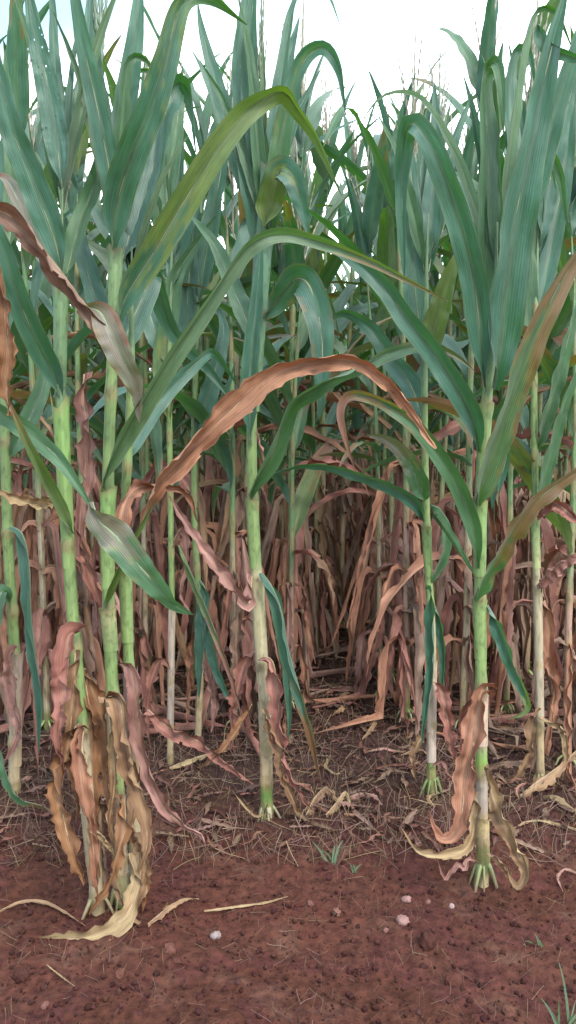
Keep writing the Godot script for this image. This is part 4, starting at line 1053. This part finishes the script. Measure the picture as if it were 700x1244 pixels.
func field():
	var r := RandomNumberGenerator.new()
	r.seed = 41
	var near := []
	for i in 6:
		var o := Node3D.new()
		grow(r, o, i % 2, [-1.0, -0.7, -0.35, -0.1, 0.1, 0.35, 0.7, 1.0], 26, false)
		near.append(o)
	var deep := []
	for i in 9:
		var o := Node3D.new()
		grow(r, o, 1 if i % 3 else 0, NARROW, 17, false)
		deep.append(o)
	var spots := [[-22, 900], [58, 888], [104, 868], [176, 858], [286, 884], [352, 862], [384, 800], [462, 850], [494, 876], [562, 884], [614, 866], [690, 926], [722, 884]]
	var k := 0
	for s in spots:
		place(near[k % 6], G(s[0], s[1]), r.randf() * TAU, (r.randf_range(0.90, 0.98) if s[0] > 330 and s[0] < 480 else r.randf_range(1.04, 1.15)), "green maize plant of the third row, %s from left in it" % ORDINAL[k], "maize plants of the third row")
		if k in [4, 7, 8, 9]:
			var o: Node3D = get_child(get_child_count() - 1)
			if not o.has_node("tassel"):
				tassel(o, Vector3(0, 1.36, 0), 0.48, 8, 0.24, Color(0.30, 0.28, 0.20), Vector3(0.02, 0, 0.01))
		k += 1
	var row := 3
	for d in [3.0, 3.4, 3.85, 4.3, 4.8, 5.4, 6.1]:
		var half: float = 0.345 * d + 0.2
		var x: float = -half + r.randf() * 0.1
		var seen := [0, 0, 0, 0, 0, 0, 0]
		while x < half:
			var px: float = 350.0 + x / d * F
			if not (px > 398 and px < 450 and d < 3.6):
				var at := Vector3(x, 0, -d + r.randf_range(-0.07, 0.07))
				at.y = soil(at.x, at.z)
				px = 350.0 + x / -at.z * F
				var gap := gap_of(px)
				seen[gap] += 1
				place(deep[r.randi() % 9], at, r.randf() * TAU, r.randf_range(1.10, 1.26), "%s-row maize plant, %s from left %s" % [ORDINAL[row], ORDINAL[seen[gap] - 1], BETWEEN[gap]], "maize plants of the %s row" % ORDINAL[row])
			x += r.randf_range(0.14, 0.20)
		row += 1
	# what lies too far in to tell one plant from the next
	for v in 2:
		var mm := MultiMesh.new()
		mm.transform_format = MultiMesh.TRANSFORM_3D
		mm.mesh = joined(deep[v * 4])
		var where := []
		var d := 6.8
		while d < 19.0:
			var x: float = -0.36 * d - 0.4
			while x < 0.36 * d + 0.4:
				where.append(Transform3D(Basis(Vector3.UP, r.randf() * TAU).scaled(Vector3.ONE * r.randf_range(1.15, 1.3)), Vector3(x, 0, -d + r.randf_range(-0.15, 0.15))))
				x += r.randf_range(0.32, 0.46)
			d += 0.75
		mm.instance_count = where.size()
		for i in where.size():
			mm.set_instance_transform(i, where[i])
		var mi := MultiMeshInstance3D.new()
		mi.multimesh = mm
		mi.name = numbered("distant_maize_crop")
		tag(mi, "mass of maize far inside the field, behind the rows one can count", "maize crop", "far maize")
		mi.set_meta("kind", "stuff")
		add_child(mi)
	for o in near + deep:
		o.free()

func joined(root: Node3D) -> ArrayMesh:      # a plant's pieces in one mesh, a surface for each material
	var out := ArrayMesh.new()
	var by := {}
	var todo := [root]
	while todo.size():
		var n: Node = todo.pop_back()
		for ch in n.get_children():
			todo.append(ch)
		if n is MeshInstance3D:
			if not by.has(n.material_override):
				by[n.material_override] = []
			by[n.material_override].append(n.mesh)
	for m in by:
		var st := SurfaceTool.new()
		for me in by[m]:
			st.append_from(me, 0, Transform3D())
		st.commit(out)
		out.surface_set_material(out.get_surface_count() - 1, m)
	return out

# ------------------------------------------------------------------ the soil
func make_ground():
	var xs := PackedFloat32Array()
	var zs := PackedFloat32Array()
	for v in [-120.0, -40.0, -15.0, -7.0, -4.0, -3.0, -2.4]:
		xs.append(v)
	var x := -2.1
	while x < -1.05:
		xs.append(x); x += 0.03
	while x < 1.05:
		xs.append(x); x += 0.0105
	while x < 2.1:
		xs.append(x); x += 0.03
	for v in [2.4, 3.0, 4.0, 7.0, 15.0, 40.0, 120.0]:
		xs.append(v)
	for v in [60.0, 20.0, 6.0, 2.0, 0.5, -0.2, -0.7]:
		zs.append(v)
	var z := -0.95
	while z > -2.6:
		zs.append(z); z -= 0.0105
	while z > -5.5:
		zs.append(z); z -= 0.035
	for v in [-6.0, -7.0, -9.0, -12.0, -18.0, -40.0, -150.0]:
		zs.append(v)
	var V := PackedVector3Array()
	var C := PackedColorArray()
	var I := PackedInt32Array()
	var patch := FastNoiseLite.new()
	patch.seed = 33; patch.frequency = 1.0; patch.fractal_octaves = 4
	for j in zs.size():
		for i in xs.size():
			var px := xs[i]
			var pz := zs[j]
			var near := absf(px) < 2.1 and pz < -0.9 and pz > -5.5
			var y := soil(px, pz)
			if near:
				var lump := crumb.get_noise_2d(px * 2.2, pz * 2.2)
				y += 0.007 * maxf(0.0, lump) * 1.6 + 0.0035 * crumb.get_noise_2d(px * 6.0 + 4.0, pz * 6.0)
			V.append(Vector3(px, y, pz))
			var q := 0.5 + 0.5 * patch.get_noise_2d(px * 2.2, pz * 2.2)
			var c := Color(0.094, 0.036, 0.027).lerp(Color(0.062, 0.026, 0.021), q)
			var under := smoothstep(-1.75, -2.1, pz + 0.15 * patch.get_noise_2d(px * 1.5, 7.0))       # darker, greyer soil between the rows
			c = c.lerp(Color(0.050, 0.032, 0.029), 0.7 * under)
			var cr := smoothstep(0.25, 0.5, patch.get_noise_2d(px * 6.0 + 20.0, pz * 6.0))
			c = c.lerp(Color(0.14, 0.078, 0.058), 0.35 * cr * (1.0 - under))
			C.append(c)
	var nx := xs.size()
	for j in zs.size() - 1:
		for i in nx - 1:
			var a := j * nx + i
			I.append_array([a, a + 1, a + nx, a + 1, a + nx + 1, a + nx])
	# rows run away from the viewer: keep the faces turned up
	var me := grid_mesh(V, C, PackedVector2Array(), I, 0)
	var arr := me.surface_get_arrays(0)
	if (arr[Mesh.ARRAY_NORMAL][V.size() / 2] as Vector3).y < 0.0:
		for f in range(0, I.size(), 3):
			var t := I[f + 1]
			I[f + 1] = I[f + 2]
			I[f + 2] = t
		me = grid_mesh(V, C, PackedVector2Array(), I, 0)
	var g := MeshInstance3D.new()
	g.mesh = me
	g.material_override = M.soil
	g.name = "ground"
	g.set_meta("kind", "structure")
	g.set_meta("label", "red brown bare soil, crumbly, darker and strewn with straw between the rows")
	add_child(g)

func lump(sd: float, squash: float, c0: Color, c1: Color, rough: float, depth := 2) -> ArrayMesh:
	var sph := SphereMesh.new()
	sph.radius = 1.0
	sph.height = 2.0
	sph.radial_segments = 8 * depth
	sph.rings = 4 * depth
	var a := sph.surface_get_arrays(0)
	var V: PackedVector3Array = a[Mesh.ARRAY_VERTEX]
	var C := PackedColorArray()
	for i in V.size():
		var p := V[i]
		var k := 1.0 + rough * (wob.get_noise_3d(p.x * 1.3 + sd * 9.0, p.y * 1.3, p.z * 1.3) + 0.5 * wob.get_noise_3d(p.x * 3.1, p.y * 3.1 + sd * 5.0, p.z * 3.1))
		V[i] = Vector3(p.x * k, p.y * k * squash, p.z * k)
		C.append(c0.lerp(c1, 0.5 + 0.5 * wob.get_noise_3d(p.x * 2.0, p.y * 2.0 + sd, p.z * 2.0)))
	return grid_mesh(V, C, PackedVector2Array(), a[Mesh.ARRAY_INDEX], 0)

func stuff(called: String, mesh: Mesh, mat: Material, where: Array, tint: Array, label: String, cat: String):
	var mm := MultiMesh.new()
	mm.transform_format = MultiMesh.TRANSFORM_3D
	mm.use_colors = true
	mm.mesh = mesh
	mm.instance_count = where.size()
	for i in where.size():
		mm.set_instance_transform(i, where[i])
		mm.set_instance_color(i, tint[i])
	var mi := MultiMeshInstance3D.new()
	mi.multimesh = mm
	mi.material_override = mat
	mi.name = numbered(called)
	tag(mi, label, cat)
	mi.set_meta("kind", "stuff")
	add_child(mi)

func spot(r: RandomNumberGenerator, z0: float, z1: float) -> Vector3:
	var z := -lerpf(z0, z1, r.randf())
	var x := r.randf_range(-1, 1) * (0.36 * -z + 0.12)
	return Vector3(x, soil(x, z), z)

# ------------------------------------------------------------------ what lies on the soil
func fallen(sights: Array, wpx: float, label: String, o := {}, group := ""):
	var pts := []
	var root := G(sights[0][0], sights[0][1])
	var d := 0.0
	for s in sights:
		var p := G(s[0], s[1])
		d += -p.z
		p.y += (s[2] if s.size() > 2 else 0.008)
		pts.append(p - root)
	d /= sights.size()
	o.w = wpx * d / F
	o.sd = leaf_count * 1.91
	leaf_count += 1
	if not o.has("side"):
		o.side = Vector3(pts[1].z - pts[0].z, 0, pts[0].x - pts[1].x).normalized()
		if o.side.length() < 0.5:
			o.side = Vector3(1, 0, 0)
	o.kind = o.get("kind", "straw")
	o.fold = o.get("fold", 0.3)
	var made := ribbon(smooth_path(pts, 28), o)
	var t := thing("fallen_leaf", root, label, "dry leaf", group)
	var b := part("blade", made[0], M.dead, t)
	part("midrib", midrib_mesh(made[1], made[2], o.w, true), M.dead, b)

func stone(x: float, y: float, rpx: float, c0: Color, c1: Color, label: String, sd: float):
	var at := G(x, y)
	var r := rpx * -at.z / F
	var o := MeshInstance3D.new()
	o.mesh = lump(sd, 0.75, c0, c1, 0.4, 3)
	o.material_override = M.clod
	o.name = numbered("stone")
	o.position = at + Vector3(0, r * 0.35, 0)
	o.rotation = Vector3(0.2 * sd, sd * 2.0, 0.1)
	o.scale = Vector3.ONE * r
	tag(o, label, "stone", "small stones on the soil")
	add_child(o)

func weed(x: float, y: float, blades: int, hpx: float, label: String, sd: int):
	var at := G(x, y)
	var t := thing("grass_tuft", at, label, "grass", "green weeds on the soil")
	var r := RandomNumberGenerator.new()
	r.seed = sd
	for k in blades:
		var h := hpx * -at.z / F * r.randf_range(0.6, 1.1)
		var path := arc(0.0, r.randf() * TAU, h, deg_to_rad(r.randf_range(5, 35)), deg_to_rad(r.randf_range(20, 75)), 1.5, 0.0, 10, Vector3(r.randf_range(-0.008, 0.008), -0.004, r.randf_range(-0.008, 0.008)), -1.0)
		var made := ribbon(path, {"w": r.randf_range(0.004, 0.007), "kind": "pale", "fold": 0.4, "cols": [-1.0, 0.0, 1.0], "ruf": 0.0, "sd": r.randf() * 50.0, "base": 0.7})
		part("blade", made[0], M.leaf, t)

func litter():
	var r := RandomNumberGenerator.new()
	r.seed = 77
	fallen([[372, 994], [384, 976, 0.02], [398, 972, 0.03], [412, 984, 0.012]], 18, "curled tan dry leaf lying on the soil right of the centre plant", {"kind": "tan", "ruf": 0.1, "fold": 0.5})
	fallen([[396, 994], [408, 986, 0.02], [420, 976, 0.03], [424, 990, 0.015]], 15, "small curled tan leaf piece right beside the other curl", {"kind": "straw", "ruf": 0.1, "fold": 0.6})
	fallen([[180, 1134], [200, 1118, 0.012], [222, 1104, 0.016], [242, 1096, 0.006]], 13, "short tan dry leaf on the soil right of the front clump's foot", {"kind": "tan"})
	fallen([[248, 1112], [290, 1104, 0.008], [322, 1098, 0.006], [350, 1092, 0.006]], 7, "thin pale strip of leaf lying on open soil in front of the centre plant", {"kind": "straw"})
	fallen([[0, 1108], [28, 1098, 0.015], [62, 1104, 0.012], [104, 1128, 0.006]], 9, "thin grey tan strip lying left of the front clump", {"kind": "tan"})
	fallen([[702, 1008], [670, 1001, 0.01], [640, 1000, 0.008], [618, 1010, 0.004]], 9, "pale straw leaf lying near the right edge behind the front plant", {"kind": "straw"})
	fallen([[632, 970], [652, 966, 0.04], [676, 958, 0.06], [706, 940, 0.08]], 22, "broad tan dry leaf heaped at the right edge", {"kind": "tan", "ruf": 0.12})
	fallen([[660, 966], [676, 972, 0.02], [694, 984, 0.015], [712, 996, 0.01]], 16, "yellowish dry leaf heaped lowest at the right edge", {"kind": "straw", "ruf": 0.12})
	fallen([[418, 993], [448, 995, 0.006], [478, 998, 0.006], [505, 1000, 0.004]], 9, "flat reddish brown strip lying between the centre and right plants", {"kind": "rust"})
	fallen([[57, 1176], [70, 1185, 0.006], [82, 1195, 0.006], [93, 1203, 0.004]], 3.5, "single pale straw on bare soil at bottom left", {"kind": "straw"})
	fallen([[706, 1068], [688, 1062, 0.012], [678, 1070, 0.012], [684, 1084, 0.004]], 6, "small curled pale strip at the right edge on bare soil", {"kind": "mauve"})
	fallen([[206, 938], [228, 932, 0.02], [252, 926, 0.025], [276, 922, 0.02]], 13, "pale straw leaf behind the clump, lying under the pink bent leaf", {"kind": "straw"})
	fallen([[446, 918], [466, 914, 0.01], [486, 916, 0.01], [508, 910, 0.01]], 7, "thin mauve strip lying left of the slender second-row plant", {"kind": "mauve"})
	fallen([[440, 900], [452, 886, 0.02], [458, 872, 0.02], [470, 862, 0.01]], 10, "dry tan leaf lying in the gap between centre and slender plants", {"kind": "tan"})
	fallen([[392, 830], [410, 836, 0.01], [428, 832, 0.01], [442, 826, 0.01]], 8, "straw coloured leaf lying far in the gap behind the centre plant", {"kind": "straw"})
	fallen([[402, 920], [396, 938, 0.012], [408, 948, 0.012], [418, 940, 0.004]], 6, "hooked pale leaf strip right of the centre plant, above the curls", {"kind": "straw"})
	for i in 34:
		var p := spot(r, 1.95, 3.4)
		var a := r.randf() * TAU
		var px := Vector2(350.0 + p.x / -p.z * F, 540.0 + F * EYE / -p.z)
		var ln := r.randf_range(25, 60)
		var kd: String = ["pink", "mauve", "tan", "pink", "tan"][r.randi() % 5]
		fallen([[px.x, px.y], [px.x + ln * 0.4 * cos(a), px.y + ln * 0.13 * sin(a), 0.02], [px.x + ln * 0.75 * cos(a + 0.3), px.y + ln * 0.25 * sin(a + 0.3), 0.022], [px.x + ln * cos(a + 0.5), px.y + ln * 0.3 * sin(a + 0.5), 0.006]], r.randf_range(6, 15), "%s %s dry leaf fallen between the rows, %s" % ["short" if ln < 42.0 else "long", {"pink": "reddish", "mauve": "pinkish", "tan": "tan"}[kd], where_at(px.x)], {"kind": kd, "ruf": 0.12, "fold": 0.5}, "dry leaves fallen between the rows")
	var rose := Color(0.40, 0.26, 0.25)
	var rosy := Color(0.48, 0.27, 0.25)
	var red := Color(0.17, 0.070, 0.055)
	var red2 := Color(0.12, 0.050, 0.042)
	stone(489, 1125, 8, rose, rosy, "larger pale pink stone on bare soil left of the tall right plant's foot", 1.0)
	stone(494, 1097, 6, rose, rosy, "smaller pale pink stone just above the larger pink one", 2.0)
	stone(549, 1101, 3.5, Color(0.6, 0.5, 0.52), rosy, "tiny whitish stone left of the roots of the tall right plant", 3.0)
	stone(409, 1110, 6, Color(0.42, 0.24, 0.2), red, "dull pink stone on open soil, left of the two pale pink stones", 4.0)
	stone(469, 1134, 4, rosy, red, "tiny dull stone at lower left of the larger pink stone", 5.0)
	stone(520, 1098, 4, rosy, red, "dusty pink pebble right of the smaller pink stone", 5.6)
	stone(206, 1163, 9, Color(0.25, 0.12, 0.10), red, "red stone lying just in front of the left clump", 6.0)
	stone(215, 1174, 5, red, red2, "small red pebble touching the red stone in front of the clump", 6.5)
	stone(146, 1190, 7, Color(0.24, 0.11, 0.09), red, "pinkish red pebble at bottom left below the pale lying leaf", 7.0)
	stone(552, 1198, 11, red, red2, "rounded red clod at the bottom, right of the middle", 8.0)
	stone(520, 1150, 13, red2, Color(0.085, 0.038, 0.033), "dark red flat clod below the larger pink stone", 8.5)
	stone(618, 1231, 9, Color(0.24, 0.12, 0.09), red, "light red stone at the very bottom right", 9.0)
	stone(55, 1224, 6, Color(0.34, 0.19, 0.17), red, "small greyish stone at the bottom left corner", 10.0)
	stone(26, 1186, 10, red2, Color(0.085, 0.038, 0.033), "dark red clod near the left edge at the bottom", 11.0)
	stone(377, 1100, 5, Color(0.30, 0.16, 0.15), red, "small brown pebble left of the dull pink stone", 12.0)
	stone(262, 1140, 7, Color(0.52, 0.45, 0.45), Color(0.34, 0.26, 0.26), "greyish white crumpled bit on soil right of the clump", 13.0)
	weed(403, 1052, 4, 40, "small green grass shoot on bare soil between the centre and right plants", 5)
	weed(686, 1246, 6, 74, "green grass weed at the bottom right corner", 6)
	weed(430, 1062, 3, 20, "faint low grass sprout right of the small grass shoot", 7)
	weed(655, 1150, 3, 24, "thin grass sprout near the right edge on bare soil", 8)
	# crumbs of soil
	for v in 3:
		var where := []
		var tint := []
		for i in 2300:
			var p := spot(r, 1.0, 2.4)
			var s := 0.0011 * pow(r.randf(), -0.5)
			s = minf(s, 0.0055)
			where.append(Transform3D(Basis.from_euler(Vector3(r.randf() * 6.0, r.randf() * 6.0, r.randf() * 6.0)).scaled(Vector3.ONE * s), p + Vector3(0, s * 0.3 + 0.002, 0)))
			var k := r.randf_range(0.75, 1.6)
			tint.append(Color(k, k * r.randf_range(0.85, 1.15), k * r.randf_range(0.85, 1.2)))
		stuff("soil_crumbs", lump(20.0 + v * 3.7, 0.8, Color(0.092, 0.038, 0.033), Color(0.062, 0.028, 0.025), 0.5, 1), M.clod, where, tint, "loose crumbs and small clods of red soil all over the ground", "soil crumbs")
	for v in 2:
		var where := []
		var tint := []
		for i in 900:
			var p := spot(r, 1.72, 4.4)
			var s := r.randf_range(0.4, 1.2)
			where.append(Transform3D(Basis.from_euler(Vector3(r.randf_range(-0.15, 0.15), r.randf() * TAU, r.randf_range(-0.2, 0.2))).scaled(Vector3.ONE * s), p + Vector3(0, 0.008, 0)))
			var k := r.randf_range(0.3, 0.9)
			tint.append(Color(k, k * r.randf_range(0.85, 1.0), k * r.randf_range(0.8, 1.0)))
		var made := ribbon(smooth_path([Vector3(-0.035, 0.001, 0), Vector3(-0.01, 0.005, 0.004), Vector3(0.015, 0.002, -0.003 + 0.006 * v), Vector3(0.04, 0.004, 0.006)], 9), {"w": 0.013 + 0.006 * v, "side": Vector3(0, 0, 1), "kind": ["pink", "bleak"][v], "cols": NARROW, "fold": 0.2, "ruf": 0.1, "sd": 5.0 + v, "base": 0.8})
		stuff("leaf_scraps", made[0], M.dead, where, tint, "brown scraps of dry leaf trodden flat over the soil", "leaf scraps")
	# broken straw, thick between the rows and thin on the open soil
	for v in 3:
		var where := []
		var tint := []
		for i in 4600:
			var p := spot(r, 1.02, 2.0) if i % 6 == 0 else spot(r, 1.65, 4.6)
			var s := r.randf_range(0.35, 1.0) * (0.35 if i % 6 == 0 else 1.0)
			where.append(Transform3D(Basis.from_euler(Vector3(r.randf_range(-0.10, 0.10), r.randf() * TAU, r.randf() * TAU)).scaled(Vector3(s, s, s)), p + Vector3(0, 0.007, 0)))
			var k := r.randf_range(0.2, 0.62)
			tint.append(Color(k, k * r.randf_range(0.85, 1.0), k * r.randf_range(0.75, 1.05)))
		var path := smooth_path([Vector3(-0.055, 0, 0), Vector3(-0.02, 0.002, 0.003 * (v - 1)), Vector3(0.02, 0.0, 0.002), Vector3(0.055, 0.003, -0.005 * v)], 6)
		var rad := PackedFloat32Array()
		var col := PackedColorArray()
		for i in 7:
			rad.append([0.0014, 0.0009, 0.0006][v] * (1.0 - 0.4 * i / 6.0))
			col.append([Color(0.30, 0.20, 0.16), Color(0.40, 0.30, 0.19), Color(0.22, 0.15, 0.13)][v])
		stuff("straw_litter", tube(path, rad, col, 4), M.plain, where, tint, "broken straw and root bits strewn over the soil", "straw litter")
